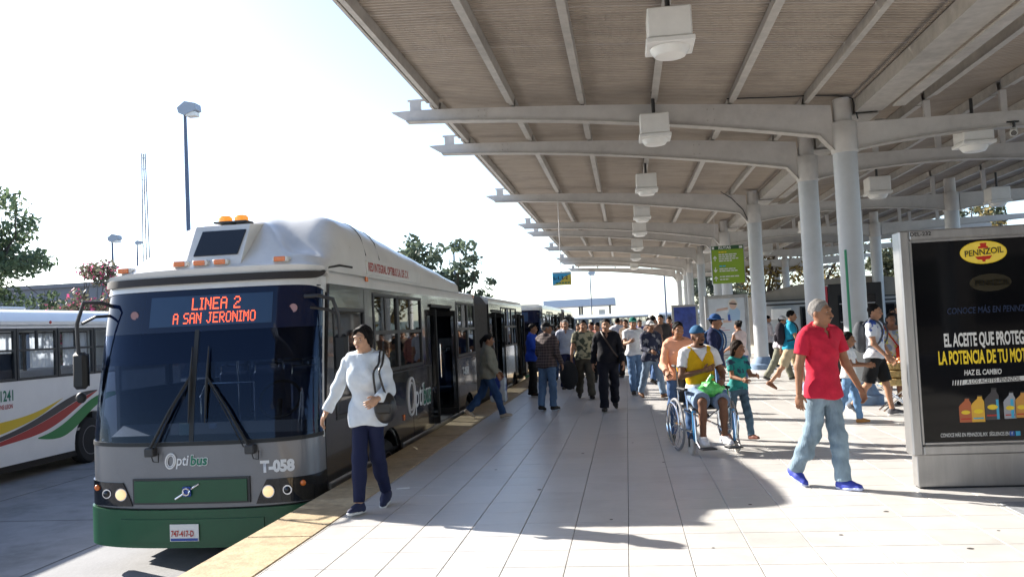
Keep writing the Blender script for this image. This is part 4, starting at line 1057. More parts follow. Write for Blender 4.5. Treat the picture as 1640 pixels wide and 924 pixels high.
    tp = list(tors); long_ = kind in ('long','hoodie','jacket','shirt') and not (kind=='shirt' and top[1] is not None and getattr(top[1],'get',lambda *_:0)('short',0))
    if hz < .95: tp += [E(pelv+V3(0,.0,hz-.92),(.163*gx,.122*gx,.12),k=.06)]
    sl = {'tee':.62,'polo':.60,'tank':0}.get(kind,9)
    cuts = []; arm_parts = []
    for sh,el,wr,hdir,*_ in A:
        if sl==0: continue
        if sl < 2:
            e = sh+(el-sh)*sl; dr = unit(el-sh); pr = [C(sh,e+dr*.05,.060,.056,.03)]
            arm_parts.append(sdf_mesh(pr,cv,cuts=[lambda G,e=e,dr=dr:(G-e)@dr],disp=wrk(.004),infl=th*.6))
        else:
            w2 = wr-.01*unit(wr-el); dr = unit(wr-el); pr = [C(sh,el,.056,.048,.03),C(el,w2+dr*.04,.047,.036,.025)]
            arm_parts.append(sdf_mesh(pr,cv,cuts=[lambda G,e=w2,dr=dr:(G-e)@dr],disp=wrk(.006,55),infl=th*.6))
    nb = T((0,-.02,1.485 if kind not in ('tank',) else 1.445)); nup = unit(Tl@V3(0,-.5 if kind!='hoodie' else -.25,1))
    if seated: hz = .9
    else: tp += [C(h,h+(kn-h)*.42,.098*gx,.088*gx,.05) for h,kn,*_ in leg]
    hzp = V3(0,0,hz)+dz
    vcut = []
    if kind in ('polo','shirt'):
        def vc(G):
            q = (G-dz-pel)@Tl+pel; return np.where((q[...,1]<.0)&(q[...,2]>1.36),(q[...,2]-1.37)*.40-np.abs(q[...,0]),-1.)
        vcut = [vc]
    tparts = [sdf_mesh(tp+[C(T((0,.015,1.42)),T((0,.005,1.49)),.068,.062,.03)],cv,cuts=[lambda G:(G-nb)@nup, lambda G:hzp[2]-G[...,2]+.012*np.sin(G[...,0]*19+ph[0])]+vcut,disp=wrk(.006),infl=th)]+arm_parts
    if kind in ('hoodie','polo','shirt','jacket'):
        nr = T((0,.012,1.50)); rot = Tl; n_ = 20; w = .080 if kind=='hoodie' else .070
        hgt = .04 if kind!='hoodie' else .055
        ringp = [C(nr+Tl@V3(w*math.cos(a),w*.85*math.sin(a)-.01,-.012+.026*math.sin(a)),nr+Tl@V3(w*math.cos(b),w*.85*math.sin(b)-.01,-.012+.026*math.sin(b)),.015,.015,.012) for a,b in [(math.pi*2*i/n_+.0,math.pi*2*(i+1)/n_) for i in range(n_)] if kind=='hoodie' or not (1.36*math.pi < (a+b)/2 < 1.64*math.pi)]
        tparts.append(sdf_mesh(ringp,min(cv,.009)))
    np_obj({'tee':'t_shirt','polo':'polo_shirt','tank':'tank_top','long':'long_sleeve_top','hoodie':'hooded_top','jacket':'jacket','shirt':'shirt'}[kind],tparts,tm,body,s)
    # ---- bottom
    bk,bmz = bottom
    pr = [E(pelv+V3(0,.005,.0),(.158*gx*(1.05 if fem else 1),.115*gx,.125),k=.05)]
    w1,w2,w3,inf = {'jeans':(.089,.069,.062,.008),'slim':(.088,.064,.053,.006),'leggings':(.087,.061,.046,.007),'shorts':(.10,.098,.09,.01),'trousers':(.094,.078,.072,.010)}[bk]
    bcut = []; bp = [sdf_mesh(pr+[C(h,h+(kn-h)*.25,w1*gx,w1*gx*.97,.05) for h,kn,*_ in leg],cv,cuts=[lambda G:G[...,2]-(pelv[2]+.085)],disp=wrk(.003),infl=inf)]
    for h,kn,an,fo,u,sd in leg:
        if bk=='shorts':
            e = kn+(kn-h)*-.06; dr = unit(kn-h)
            bp.append(sdf_mesh([C(h,e+dr*.06,.10*gx,.095,.04)],cv,cuts=[lambda G,e=e,dr=dr:(G-e)@dr],disp=wrk(.006,30),infl=inf))
        else:
            dr = unit(an-kn); e = an+dr*(.012 if bk!='leggings' else -.012)
            bp.append(sdf_mesh([C(h,kn,w1*gx,w2,.04),C(kn,e+dr*.05,w2,w3,.04),E(kn*.65+an*.35+.012*np.cross(unit(an-kn),V3(1,0,0)),(.052,.052,.12),k=.04)],cv,cuts=[lambda G,e=e,dr=dr:(G-e)@dr],disp=wrk(.0065 if bk!='leggings' else .0015,44),infl=inf))
    np_obj({'jeans':'jeans','slim':'slim_jeans','leggings':'leggings','shorts':'shorts','trousers':'trousers'}[bk],bp,bmz,body,s)
    # ---- shoes
    sm = shoes or cloth((.03,.025,.02),.5)
    for h,kn,an,fo,u,sd in leg:
        pr = [C(an-.048*u-.035*fo,an-.052*u+.06*fo,.046,.046,.03),C(an-.052*u+.06*fo,an-.062*u+.15*fo,.045,.034,.03),C(an-.0*u-.01*fo,an-.05*u,.044,.044,.03)]
        o = np_obj('shoe',[sdf_mesh(pr,min(cv,.011),cuts=[lambda G,an=an,u=u:-(G-an)@u-.082, lambda G,an=an,u=u:(G-an)@u-.012])],sm,body,s)
        if sole: np_obj('sole',[sdf_mesh(pr[:2],min(cv,.009),cuts=[lambda G,an=an,u=u:-(G-an)@u-.088, lambda G,an=an,u=u:(G-an)@u+.062],infl=.006)],sole,o,s)
    # ---- hair / cap
    hk,hm = hair
    hp = [HE((0,.02,.115),(.079,.097,.094) if hk not in ('bob','long') else (.082,.102,.098),.02)]; p0 = HP(0,-.060,.150); hn_ = Hr@unit(V3(0,.88,.475))
    cutf = [lambda G:-(G-p0)@hn_] if hk!='bob' else [lambda G:np.minimum(-(G-p0)@hn_, .010-np.abs((G-HP(0,0,0))@Hr[:,0])/hs+.045+0*G[...,0]+np.maximum(0,-(G-HP(0,-.055,.08))@(Hr@V3(0,1,0))*3))]
    if hk=='long': hp += [('c',HP(-.055,.04,.08),HP(-.06,.05,-.10),.04*hs,.03*hs,.03),('c',HP(.055,.04,.08),HP(.06,.05,-.10),.04*hs,.03*hs,.03),('c',HP(0,.07,.08),HP(0,.075,-.12),.05*hs,.04*hs,.03)]
    if hk=='bob': hp += [('c',HP(-.064,.012,.12),HP(-.070,.016,.045),.030*hs,.022*hs,.03),('c',HP(.064,.012,.12),HP(.070,.016,.045),.030*hs,.022*hs,.03),('c',HP(0,.058,.09),HP(0,.062,.01),.062*hs,.05*hs,.04)]
    if hk=='bun': hp += [HE((0,.125,.15),(.04,.035,.04),.02)]
    if hk=='tail': hp += [('c',HP(0,.10,.12),HP(0,.15,.06),.03*hs,.035*hs,.02),('c',HP(0,.15,.06),HP(0,.15,-.06),.035*hs,.018*hs,.02)]
    hm_parts = []
    if hk!='bald':
        hdsp = lambda G: .0035*np.sin(G[...,0]*95+ph[0])*np.sin(G[...,2]*80+ph[1])+.003*np.sin(G[...,1]*70+G[...,2]*50)
        hm_parts.append(sdf_mesh(hp,min(cv,.010),cuts=cutf,disp=hdsp))
        if hk in ('bob','fringe'):
            hm_parts.append(sdf_mesh([('c',HP(.03,-.030,.186),HP(-.03,-.062,.158),.020*hs,.018*hs,.02),('c',HP(-.03,-.062,.158),HP(-.064,-.046,.112),.018*hs,.014*hs,.02),('c',HP(-.064,-.046,.112),HP(-.074,-.012,.045),.014*hs,.012*hs,.02),('c',HP(.03,-.030,.186),HP(.066,-.038,.13),.020*hs,.016*hs,.02),('c',HP(.066,-.038,.13),HP(.074,-.01,.05),.016*hs,.012*hs,.02)],.009))
        np_obj('hair',hm_parts,hm,body,s)
    if cap:
        ck,cm = cap; z0 = HP(0,0,.118); uz = Hr@V3(0,0,1)
        cp = [HE((0,.015,.122),(.086,.102,.098),.02)]
        cpart = [sdf_mesh(cp,.009,cuts=[lambda G:-(G-z0)@uz])]
        if ck=='cap': cpart.append(sdf_mesh([HE((0,-.105,.128),(.068,.07,.011),.01)],.007))
        if ck=='hat': cpart.append(sdf_mesh([HE((0,.01,.125),(.135,.15,.011),.01)],.008))
        np_obj({'cap':'cap','hat':'brimmed_hat','beanie':'beanie'}[ck],cpart,cm,body,s)
    # ---- face
    def fe(c,r,m,name): 
        p = HP(*c)*s; mb = MB().ell(p,tuple(np.array(r)*hs*s),10,6,Matrix(Hr.tolist())); return mb.build(name,m,body,True)
    for sx in (-1,1):
        e = fe((sx*.03,-.0735,.085),(.0115,.0065,.0045),EYE_W,'eye'); fe((sx*.03,-.0785,.085),(.0058,.0028,.0048),EYE_D,'pupil').parent = e
        fe((sx*.031,-.0845,.104),(.019,.005,.0036),hm if hk!='bald' and hm is not HAIR_G else HAIR_K,'eyebrow')
    fe((0,-.0945,.020),(.021,.006,.0062),LIP if fem else LIPD,'mouth')
    if moustache: fe((0,-.098,.033),(.026,.010,.0075),hm if hm is not HAIR_G else mat('moustache',(.06,.05,.045),.8),'moustache')
    if beard: fe((0,-.062,-.012),(.034,.03,.022),HAIR_K,'beard'); fe((0,-.097,.034),(.026,.008,.006),HAIR_K,'moustache')
    info = dict(T=T,HP=HP,A=A,leg=leg,s=s,body=body,face=math.radians(face),loc=Vector(loc))
    def W(p):  # local unit coords -> world
        q = Vector([float(x) for x in p])*s; return Matrix.Rotation(math.radians(face),3,'Z')@q+Vector(loc)
    info['W'] = W; return info
# ------------------------------------------------------------------ the people on the platform and what they carry
def prop(name,label,cat,loc,group=None): return tag(empty(name,loc),label,cat,group)
def padd(root,mb,name,m,smooth=False,par=None):
    L = root.location; mb.v = [(v[0]-L.x,v[1]-L.y,v[2]-L.z) for v in mb.v]; return mb.build(name,m,par or root,smooth)
def smooth_pts(pts,n=5):
    P = [Vector(p) for p in pts]; out = []
    for i in range(len(P)-1):
        a,b,c,d = P[max(i-1,0)],P[i],P[i+1],P[min(i+2,len(P)-1)]
        for k in range(n):
            t = k/n; out.append(tuple(.5*((2*b)+(c-a)*t+(2*a-5*b+4*c-d)*t*t+(3*b-a-3*c+d)*t**3)))
    return out+[tuple(P[-1])]
WHITE_SOLE = mat('sole_white',(.7,.7,.68),.6); NEAR, MID, FAR = .0105, .014, .018
navy = cloth((.012,.016,.05)); black = cloth((.012,.012,.013)); jean = denim((.10,.17,.29)); jean2 = denim((.06,.11,.22)); jeanl = denim((.20,.27,.36)); khaki = cloth((.42,.34,.22)); olive = cloth((.16,.155,.11)); white_c = cloth((.68,.68,.68)); grey_c = cloth((.30,.31,.34))
leather = mat('leather_black',(.012,.011,.011),.35,bump=.15,bs=60)
# 1 woman in the pale hooded top
w1 = person((-2.31,7.42,0),-6,1.64,'woman in pale blue-white hooded top and navy leggings walking beside the bus with black handbag',('hoodie',cloth((.56,.61,.66),.9,.06)),('leggings',mat('legging_navy',(.010,.014,.045),.75,bump=.15,bs=80,spec=.2)),SKIN_C,('bob',HAIR_K),shoes=mat('canvas_navy',(.015,.02,.06),.8),sole=WHITE_SOLE,
    hipx=.072,legs=((13,4,-2.5),(-10,17,-2.5)),arms=(dict(f=4,o=26,b=14,i=2,curl=30),dict(e=(.245,-.02,1.13),w=(.205,-.22,1.07),h=(-.35,-.75,-.35),t=(-.3,-.2,1),curl=45)),lean_=2,head=(-12,6),vox=NEAR,fem=True,hem=.80,girth=.95)
hb = prop('handbag','black leather handbag hanging from the shoulder of the woman in the pale hooded top','handbag',tuple(w1['W']((.23,-.10,.95))))
c = w1['W']((.235,-.13,.97)); padd(hb,MB().ell((c.x,c.y,c.z),(.10,.075,.14),16,12),'bag_body',leather,True); padd(hb,MB().box((c.x-.07,c.y-.085,c.z-.05),(c.x+.075,c.y-.05,c.z+.05),.02),'front_pocket',leather,True)
sh = w1['W']((.15,.0,1.475)); padd(hb,MB().tube(smooth_pts([(c.x-.07,c.y-.02,c.z+.08),(c.x-.075,c.y-.06,c.z+.3),(sh.x+.015,sh.y-.105,sh.z-.10),(sh.x+.01,sh.y-.02,sh.z+.01),(sh.x+.02,sh.y+.1,sh.z-.1),(c.x,c.y+.1,c.z+.25),(c.x+.03,c.y+.03,c.z+.1)]),.011,6),'strap',leather); padd(hb,MB().tube(smooth_pts([(c.x+.02,c.y-.03,c.z+.1),(c.x-.015,c.y-.09,c.z+.3),(sh.x+.05,sh.y-.11,sh.z-.10),(sh.x+.045,sh.y-.02,sh.z+.005)]),.010,6),'strap',leather)
# 2 man in red polo
w2 = person((1.69,7.93,0),38,1.68,'grey-haired man in red polo shirt and faded jeans walking past the advertising panel',('polo',cloth((.46,.018,.045),.85,.10)),('jeans',denim((.19,.26,.32))),SKIN_B,('short',HAIR_G),shoes=mat('trainer_blue',(.03,.05,.36),.6,var=.2,vs=30),sole=mat('sole_pale_blue',(.45,.5,.7),.6),
    hipx=.08,legs=((-13,20,-1),(9,4,-1)),arms=(dict(f=-6,o=12,b=10,i=6,curl=28),dict(f=12,o=12,b=16,i=2,curl=30)),lean_=2,girth=.93,twist=-6,head=(22,0),vox=NEAR,moustache=True,hem=.83)
# 3 wheelchair
WCX,WCY,WCA = .86,10.35,R(14)
wc = prop('wheelchair','wheelchair with chrome-rimmed spoked wheels and blue frame carrying a man','wheelchair',(WCX,WCY,0)); wc.rotation_euler = (0,0,WCA)
blue_fr = mat('frame_blue',(.03,.22,.46),.35,coat=.4); grey_ty = mat('grey_tyre',(.22,.22,.23),.8); seat_k = mat('vinyl_black',(.015,.015,.016),.5)
for sx in (-1,1):
    x = sx*.31; ti = math.radians(2)
    t = MB().tube([(x,.15+.295*math.cos(a),.31+.295*math.sin(a)) for a in [i*math.pi/24 for i in range(48)]],.016,8,closed=True).build('wheel',grey_ty,wc,True)
    MB().tube([(x,.15+.275*math.cos(a),.31+.275*math.sin(a)) for a in [i*math.pi/24 for i in range(48)]],.009,6,closed=True).build('rim',M['chrome'],t,True)
    MB().tube([(x+sx*.045,.15+.255*math.cos(a),.31+.255*math.sin(a)) for a in [i*math.pi/24 for i in range(48)]],.009,6,closed=True).build('hand_rim',M['chrome'],t,True)
    MB().tube([(x-sx*.05,.15,.31),(x+sx*.02,.15,.31)],.025,10).build('hub',M['chrome'],t)
    for i in range(18):
        a = i*math.pi/9; b = a+(.35 if i%2 else -.35); MB().tube([(x+sx*(.018 if i%2 else -.02),.15+.022*math.cos(b),.31+.022*math.sin(b)),(x,.15+.272*math.cos(a),.31+.272*math.sin(a))],.0024,4).build('spoke',M['chrome'],t)
    x2 = sx*.235
    k = MB().tube([(x2,.30,.98),(x2,.26,.92),(x2,.24,.52),(x2,.24,.22)],.013,8).build('back_tube',M['chrome'],wc,True); MB().tube([(x2,.30,.98),(x2,.42,.985)],.018,8).build('push_grip',seat_k,k)
    MB().tube([(x2,.24,.50),(x2,-.22,.52),(x2,-.30,.45),(x2,-.34,.14)],.013,8).build('side_frame',M['chrome'],wc,True)
    MB().tube([(x2,.24,.24),(x2,-.20,.26),(x2,-.26,.5)],.013,8).build('lower_frame',M['chrome'],wc,True); MB().tube([(x2,-.27,.50),(x2,-.275,.14)],.016,8).build('front_upright',blue_fr,wc,True)
    MB().tube([(x2+sx*.02,.20,.5),(x2+sx*.02,.20,.71),(x2+sx*.02,-.08,.71),(x2+sx*.02,-.14,.5)],.011,8).build('arm_tube',M['chrome'],wc,True); MB().box((x2+sx*.02-.028,-.12,.715),(x2+sx*.02+.028,.18,.745),.012).build('arm_pad',seat_k,wc)
    cs = MB().lathe([(.03,-.018),(.085,-.018),(.092,-.008),(.092,.008),(.085,.018),(.03,.018)],(x2+sx*.03,-.24,.092),'x',20).build('caster',mat('caster_tyre',(.42,.40,.37),.7),wc,True)
    MB().tube([(x2+sx*.03,-.24,.24),(x2+sx*.055,-.24,.19),(x2+sx*.055,-.24,.092)],.010,6).build('fork',M['dark_metal'],cs); MB().tube([(x2+sx*.03,-.24,.24),(x2+sx*.003,-.24,.19),(x2+sx*.003,-.24,.092)],.010,6).build('fork',M['dark_metal'],cs)
    MB().tube([(x2,-.34,.16),(x2-sx*.005,-.44,.10)],.010,6).build('foot_tube',M['chrome'],wc); MB().box((x2-sx*.17,-.54,.085),(x2+sx*.0,-.38,.10),.005).build('footplate',M['dark_metal'],wc)
MB().box((-.22,-.2,.495),(.22,.24,.53),.012).build('seat',seat_k,wc); MB().box((-.225,.235,.55),(.225,.26,.93),.01).build('backrest',seat_k,wc)
MB().tube([(-.23,-.1,.24),(.23,.1,.48)],.011,6).build('cross_brace',M['chrome'],wc); MB().tube([(.23,-.1,.24),(-.23,.1,.48)],.011,6).build('cross_brace',M['chrome'],wc)
def wcw(x,y,z): q = Matrix.Rotation(WCA,3,'Z')@Vector((x,y,z)); return (WCX+q.x,WCY+q.y,z)
p3 = wcw(0,.13,0)
w3 = person((p3[0],p3[1],0),14,1.68,'man in yellow vest, white t-shirt and blue beanie sitting in the wheelchair',('tee',white_c),('shorts',denim((.16,.22,.32))),(.17,.08,.045),('bald',HAIR_K),shoes=cloth((.70,.70,.72),.5),sole=WHITE_SOLE,
    legs=((80,80,5,0),(78,84,6,0)),arms=(dict(e=(-.25,-.06,1.14),w=(-.02,-.21,1.20),h=(1,-.1,.25),t=(0,-.3,1),curl=20),dict(e=(.27,-.05,1.15),w=(.20,-.27,1.07),h=(-.4,-.8,-.1),t=(-.4,-.4,1),curl=30)),lean_=0,head=(18,2),vox=NEAR,beard=True,seated=True,feet_z=.105,cap=('beanie',cloth((.03,.10,.20))))
# yellow vest as its own shell over the t-shirt
def vest(w,m):
    T = w['T']; s = w['s']; Tl = np.eye(3)
    pr = [('e',T((0,0,1.09)),np.array((.145,.112,.16)),None,.08),('e',T((0,.005,1.27)),np.array((.168,.125,.175)),None,.07),('c',T((-.12,.012,1.41)),T((.12,.012,1.41)),.056,.056,.05)]
    nb = T((0,-.05,1.40)); nn = unit(V3(0,.75,1)); sl_ = T((0,0,0))
    np_obj('vest',[sdf_mesh(pr,.012,cuts=[lambda G:np.where(G[...,1]<nb[1]+.09,(G[...,2]-nb[2])-(np.abs(G[...,0])*1.9-.10),-1),lambda G:np.abs(G[...,0])-.178+.0*G[...,0]],infl=.030)],m,w['body'],s)
vest(w3,cloth((.62,.36,.01),.8,.1))
gb = prop('plastic_bag','bright green plastic bag on the lap of the man in the wheelchair','bag',wcw(.0,-.1,.60))
gx,gy,gz = wcw(.03,-.17,.73); gmb = MB().ell((gx,gy,gz),(.15,.10,.085),20,14); rr = random.Random(3)
gmb.v = [(v[0]+.014*math.sin(v[2]*90+v[0]*40),v[1]+.014*math.sin(v[0]*70+v[2]*30),v[2]+.012*math.sin(v[0]*60+v[1]*50)) for v in gmb.v]
bagm = mat('green_film',(.10,.50,.12),.3,var=.25,vs=20,bump=.5,bs=40); padd(gb,gmb,'bag_body',bagm,True); padd(gb,MB().tube([(gx-.03,gy,gz+.06),(gx-.01,gy,gz+.12),(gx+.02,gy-.02,gz+.15)],[.04,.022,.03],8),'bag_neck',bagm,True)
# 4 woman in peach pushing
w4 = person((wcw(-.06,.72,0)[0],wcw(-.06,.72,0)[1],0),8,1.54,'woman in peach long-sleeved blouse pushing the wheelchair',('long',cloth((.66,.33,.22),.85,.08)),('jeans',jean2),SKIN_B,('tail',HAIR_K),legs=((-12,16),(12,6)),arms=(dict(e=(-.24,-.08,1.14),w=(-.24,-.30,1.07),t=(.6,0,.6),curl=55),dict(e=(.24,-.08,1.14),w=(.25,-.30,1.07),t=(-.6,0,.6),curl=55)),lean_=5,head=(8,2),vox=.012,fem=True,girth=1.08)
# 5 girl in teal
w5 = person((1.34,11.15,0),28,1.23,'girl in teal top walking close beside the wheelchair',('tee',pattern_mat('teal_print','blotch',((.01,.22,.21),(.012,.24,.22),(.02,.05,.09)),7)),('slim',denim((.07,.12,.17))),SKIN_B,('long',HAIR_B),shoes=cloth((.14,.05,.035),.5),legs=((-10,14),(16,6)),arms=(dict(f=25,o=8,b=60,i=18),dict(f=30,o=8,b=65,i=20)),lean_=6,head=(24,2),vox=.012,fem=True,hs=1.22,child=True)
# 6 woman pink tank
w6 = person((2.2,17.4,0),-140,1.48,'woman in pale pink tank top with dark hair bun facing the lady poster',('tank',cloth((.60,.47,.44))),('slim',jean2),SKIN_B,('bun',HAIR_K),shoes=cloth((.35,.08,.10)),sole=WHITE_SOLE,legs=((4,4),(-4,4)),arms=(dict(f=30,o=8,b=50,i=14),dict(f=20,o=8,b=50,i=14)),vox=MID,fem=True,head=(-10,0))
# 7 man blue hat
w7 = person((1.32,13.6,0),70,1.62,'man in blue brimmed hat and dark jacket with backpack behind the woman in peach',('jacket',cloth((.015,.02,.06))),('jeans',jean2),SKIN_B,('short',HAIR_K),cap=('hat',cloth((.02,.07,.20))),moustache=True,vox=MID,legs=((14,4),(-14,18)),arms=(dict(f=12),dict(f=-12)))
# 8 man in black
w8 = person((-.36,15.3,0),2,1.65,'man in black shirt and dark trousers with shoulder strap walking toward the camera',('shirt',cloth((.012,.012,.016))),('trousers',cloth((.010,.011,.018))),SKIN_A,('short',HAIR_K),legs=((16,5),(-16,20)),arms=(dict(f=-10,o=12),dict(f=12,o=12,b=18)),vox=MID,girth=1.12,head=(-4,0),hem=.93)
sb = prop('shoulder_bag','dark shoulder bag with diagonal strap on the man in the black shirt','bag',tuple(w8['W']((.24,.05,.95)))); q = w8['W']((.25,.0,.96)); padd(sb,MB().box((q.x-.05,q.y-.13,q.z-.1),(q.x+.06,q.y+.13,q.z+.14),.03),'bag_body',leather,True)
pts = [w8['W'](p) for p in ((-.10,-.04,1.49),(-.05,-.155,1.38),(.05,-.185,1.2),(.14,-.165,1.05),(.22,-.08,.98))]; padd(sb,MB().tube(smooth_pts(pts),.016,6),'strap',mat('strap_brown',(.05,.03,.02),.6))
# 9 man plaid
plaid = pattern_mat('plaid','plaid',((.035,.022,.022),(.11,.075,.07),(.16,.12,.11)),6)
w9 = person((-1.48,15.75,0),150,1.60,'man in dark plaid jacket, black cap and blue jeans standing with his back turned',('jacket',plaid),('jeans',jean),SKIN_B,('short',HAIR_G),cap=('cap',black),legs=((3,4),(-5,6)),arms=(dict(f=8,b=22),dict(f=10,b=30)),vox=MID,head=(-45,0),girth=1.1)
w10 = person((-2.1,19.0,0),80,1.60,'man in bright blue jacket beside the rear bus door',('jacket',cloth((.015,.05,.33))),('trousers',black),SKIN_B,('short',HAIR_K),vox=MID,legs=((4,4),(-4,6)),arms=(dict(f=20,b=40),dict(f=16,b=40)),girth=1.08)
w11 = person((-2.42,14.75,0),100,1.49,'woman in olive-grey cardigan with ponytail stepping away from the bus door',('jacket',cloth((.22,.215,.17))),('jeans',denim((.025,.06,.15))),SKIN_B,('tail',HAIR_K),shoes=cloth((.40,.34,.28)),legs=((22,6),(-20,22)),arms=(dict(f=10,b=28),dict(f=14,b=30)),vox=MID,fem=True,girth=1.12,head=(0,0))
bb = prop('shopping_bag','blue and white shopping bag held by the woman in the olive cardigan','bag',tuple(w11['W']((.28,-.2,.45)))); q = w11['W']((.30,-.22,.62)); padd(bb,MB().box((q.x-.16,q.y-.06,q.z-.28),(q.x+.14,q.y+.06,q.z+.16),.03),'bag_body',pattern_mat('bag_print','blotch',((.02,.05,.28),(.5,.55,.6)),5),True); padd(bb,MB().tube([(q.x-.08,q.y,q.z+.15),(q.x-.05,q.y,q.z+.26),(q.x+.05,q.y,q.z+.26),(q.x+.08,q.y,q.z+.15)],.009,6),'handle',M['white'])
leafp = pattern_mat('leaf_print','blotch',((.36,.32,.20),(.05,.055,.035)),13)
w12 = person((-.9,17.9,0),10,1.65,'man in green leaf-print shirt carrying a dark duffel bag in his hand',('tee',leafp),('trousers',cloth((.07,.06,.045))),SKIN_A,('short',HAIR_K),legs=((-14,16),(14,6)),arms=(dict(f=4,o=14,b=8),dict(f=8)),vox=MID,girth=1.08,hem=.88)
q = w12['W']((-.36,-.05,.62)); db = prop('duffel_bag','dark grey duffel bag hanging from the hand of the leaf-print shirt man','bag',(q.x,q.y,q.z-.3)); padd(db,MB().ell((q.x,q.y,q.z-.08),(.19,.15,.30),18,12),'bag_body',cloth((.022,.022,.024)),True); padd(db,MB().tube([(q.x-.06,q.y,q.z+.18),(q.x,q.y,q.z+.30),(q.x+.06,q.y,q.z+.18)],.014,6),'handle',black)
w13 = person((-1.45,20.6,0),4,1.68,'grey-haired man in pale grey polo shirt behind the plaid jacket man',('polo',cloth((.36,.38,.44))),('trousers',navy),SKIN_A,('short',HAIR_G),vox=FAR,legs=((12,4),(-10,16)),moustache=True)
w14 = person((.45,17.5,0),28,1.58,'man in navy jacket and white cap striding in light blue jeans',('jacket',pattern_mat('navy_print','blotch',((.012,.016,.04),(.014,.018,.045),(.20,.20,.22)),6)),('jeans',jeanl),SKIN_B,('short',HAIR_K),cap=('cap',cloth((.62,.60,.58))),shoes=cloth((.22,.11,.06),.5),legs=((-20,10),(22,4)),arms=(dict(f=18,b=60,i=20),dict(f=10,b=30)),vox=MID,moustache=True)
w15 = person((.13,18.6,0),12,1.66,'man in white shirt and green cap beside the navy jacket man',('tee',white_c),('jeans',jean),SKIN_A,('short',HAIR_K),cap=('cap',cloth((.01,.13,.10))),vox=FAR,arms=(dict(f=35,b=70,i=25),dict(f=6)))
# right side
strp = pattern_mat('fine_stripe','stripe',((.62,.60,.62),(.40,.34,.40)),16)
w17 = person((3.5,20.8,0),82,1.55,'man in striped white shirt and white cap walking in grey-green trousers',('shirt',strp),('trousers',cloth((.19,.19,.145))),SKIN_A,('short',HAIR_K),cap=('cap',cloth((.62,.61,.6))),legs=((-20,12),(22,6)),vox=MID,lean_=10,shoes=cloth((.06,.06,.055)))
w18 = person((3.3,18.35,0),80,1.68,'man in turquoise shirt and khaki shorts with dark backpack walking right',('tee',cloth((.015,.24,.37))),('shorts',khaki),SKIN_A,('short',HAIR_K),shoes=cloth((.17,.075,.04),.5),legs=((-24,16),(24,6)),arms=(dict(f=30,b=60,i=10),dict(f=20,b=60,i=10)),vox=MID,lean_=6)
w19 = person((3.0,12.45,0),62,1.24,'girl in white t-shirt, jeans and tan boots behind the man in red',('tee',white_c),('slim',denim((.12,.22,.37))),SKIN_B,('long',HAIR_K),shoes=cloth((.42,.21,.07),.6),legs=((-12,12),(12,5)),arms=(dict(f=25,b=65,i=20),dict(f=25,b=65,i=20)),vox=.012,fem=True,hs=1.22,child=True,lean_=3)
jersey = pattern_mat('jersey','blotch',((.62,.64,.68),(.64,.66,.70),(.03,.08,.34)),5)
w20 = person((3.60,13.3,0),58,1.66,'youth in white and blue jersey and black shorts with grey backpack',('tee',jersey),('shorts',black),SKIN_A,('short',HAIR_K),shoes=cloth((.10,.10,.11)),sole=WHITE_SOLE,legs=((-14,24),(14,4)),arms=(dict(f=12,b=34,i=6),dict(f=10,b=20)),vox=.012,lean_=3)
flor = pattern_mat('floral','blotch',((.50,.48,.46),(.22,.26,.34),(.48,.46,.08)),11)
w21 = person((4.22,14.6,0),2,1.50,'woman in floral top with purple straps behind the basket stand',('tank',flor),('shorts',jean2),(.19,.09,.055),('tail',HAIR_K),vox=.013,fem=True,girth=1.18,arms=(dict(f=15,b=45,i=15),dict(f=15,b=30)),legs=((4,4),(-4,4)))
q = w21['W']((.08,-.24,1.02)); rb = prop('shoulder_bag','small red pouch bag hanging at the waist of the woman in floral top','bag',tuple(q)); padd(rb,MB().box((q.x-.08,q.y-.04,q.z-.12),(q.x+.1,q.y+.03,q.z+.08),.03),'bag_body',cloth((.45,.03,.015)),True)
pts = [w21['W'](p) for p in ((-.13,.0,1.49),(-.10,-.165,1.35),(-.02,-.215,1.2),(.06,-.22,1.08))]; padd(rb,MB().tube(smooth_pts(pts),.012,6),'strap',cloth((.4,.03,.02)))
def backpack(w,label,m,sz=1.):
    c = w['T']((0,.205,1.22)); q = w['W'](c); r = prop('backpack',label,'backpack',tuple(w['W'](w['T']((0,.2,1.0))))); s = w['s']*sz
    mb = MB().ell((0,0,0),(.16*s,.11*s,.25*s),18,14); mb.v = [(math.copysign(abs(x/.16/s)**.7,x)*.16*s,y,math.copysign(abs(z/.25/s)**.75,z)*.25*s) for x,y,z in mb.v]
    mb.xf(Matrix.Rotation(w['face'],4,'Z')); mb.v = [(x+q.x,y+q.y,z+q.z) for x,y,z in mb.v]; padd(r,mb,'pack_body',m,True)
    mb = MB().box((-.11*s,.07*s,-.18*s),(.11*s,.14*s,.0),.03); mb.xf(Matrix.Rotation(w['face'],4,'Z')); mb.v = [(x+q.x,y+q.y,z+q.z) for x,y,z in mb.v]; padd(r,mb,'pocket',m,True)
    for sx in (-1,1):
        pt = [w['W'](w['T'](p)) for p in ((sx*.10,.15,1.42),(sx*.11,.03,1.495),(sx*.115,-.10,1.44),(sx*.125,-.15,1.30),(sx*.16,-.10,1.14),(sx*.15,.06,1.08))]; padd(r,MB().tube(smooth_pts(pt),.015,6),'strap',m,True)
backpack(w20,'grey and black backpack worn by the youth in the white and blue jersey',cloth((.07,.075,.085)))
backpack(w18,'dark backpack worn by the man in turquoise shirt',cloth((.025,.022,.03)))
backpack(w7,'blue backpack worn by the man in the blue brimmed hat',cloth((.05,.11,.24)))
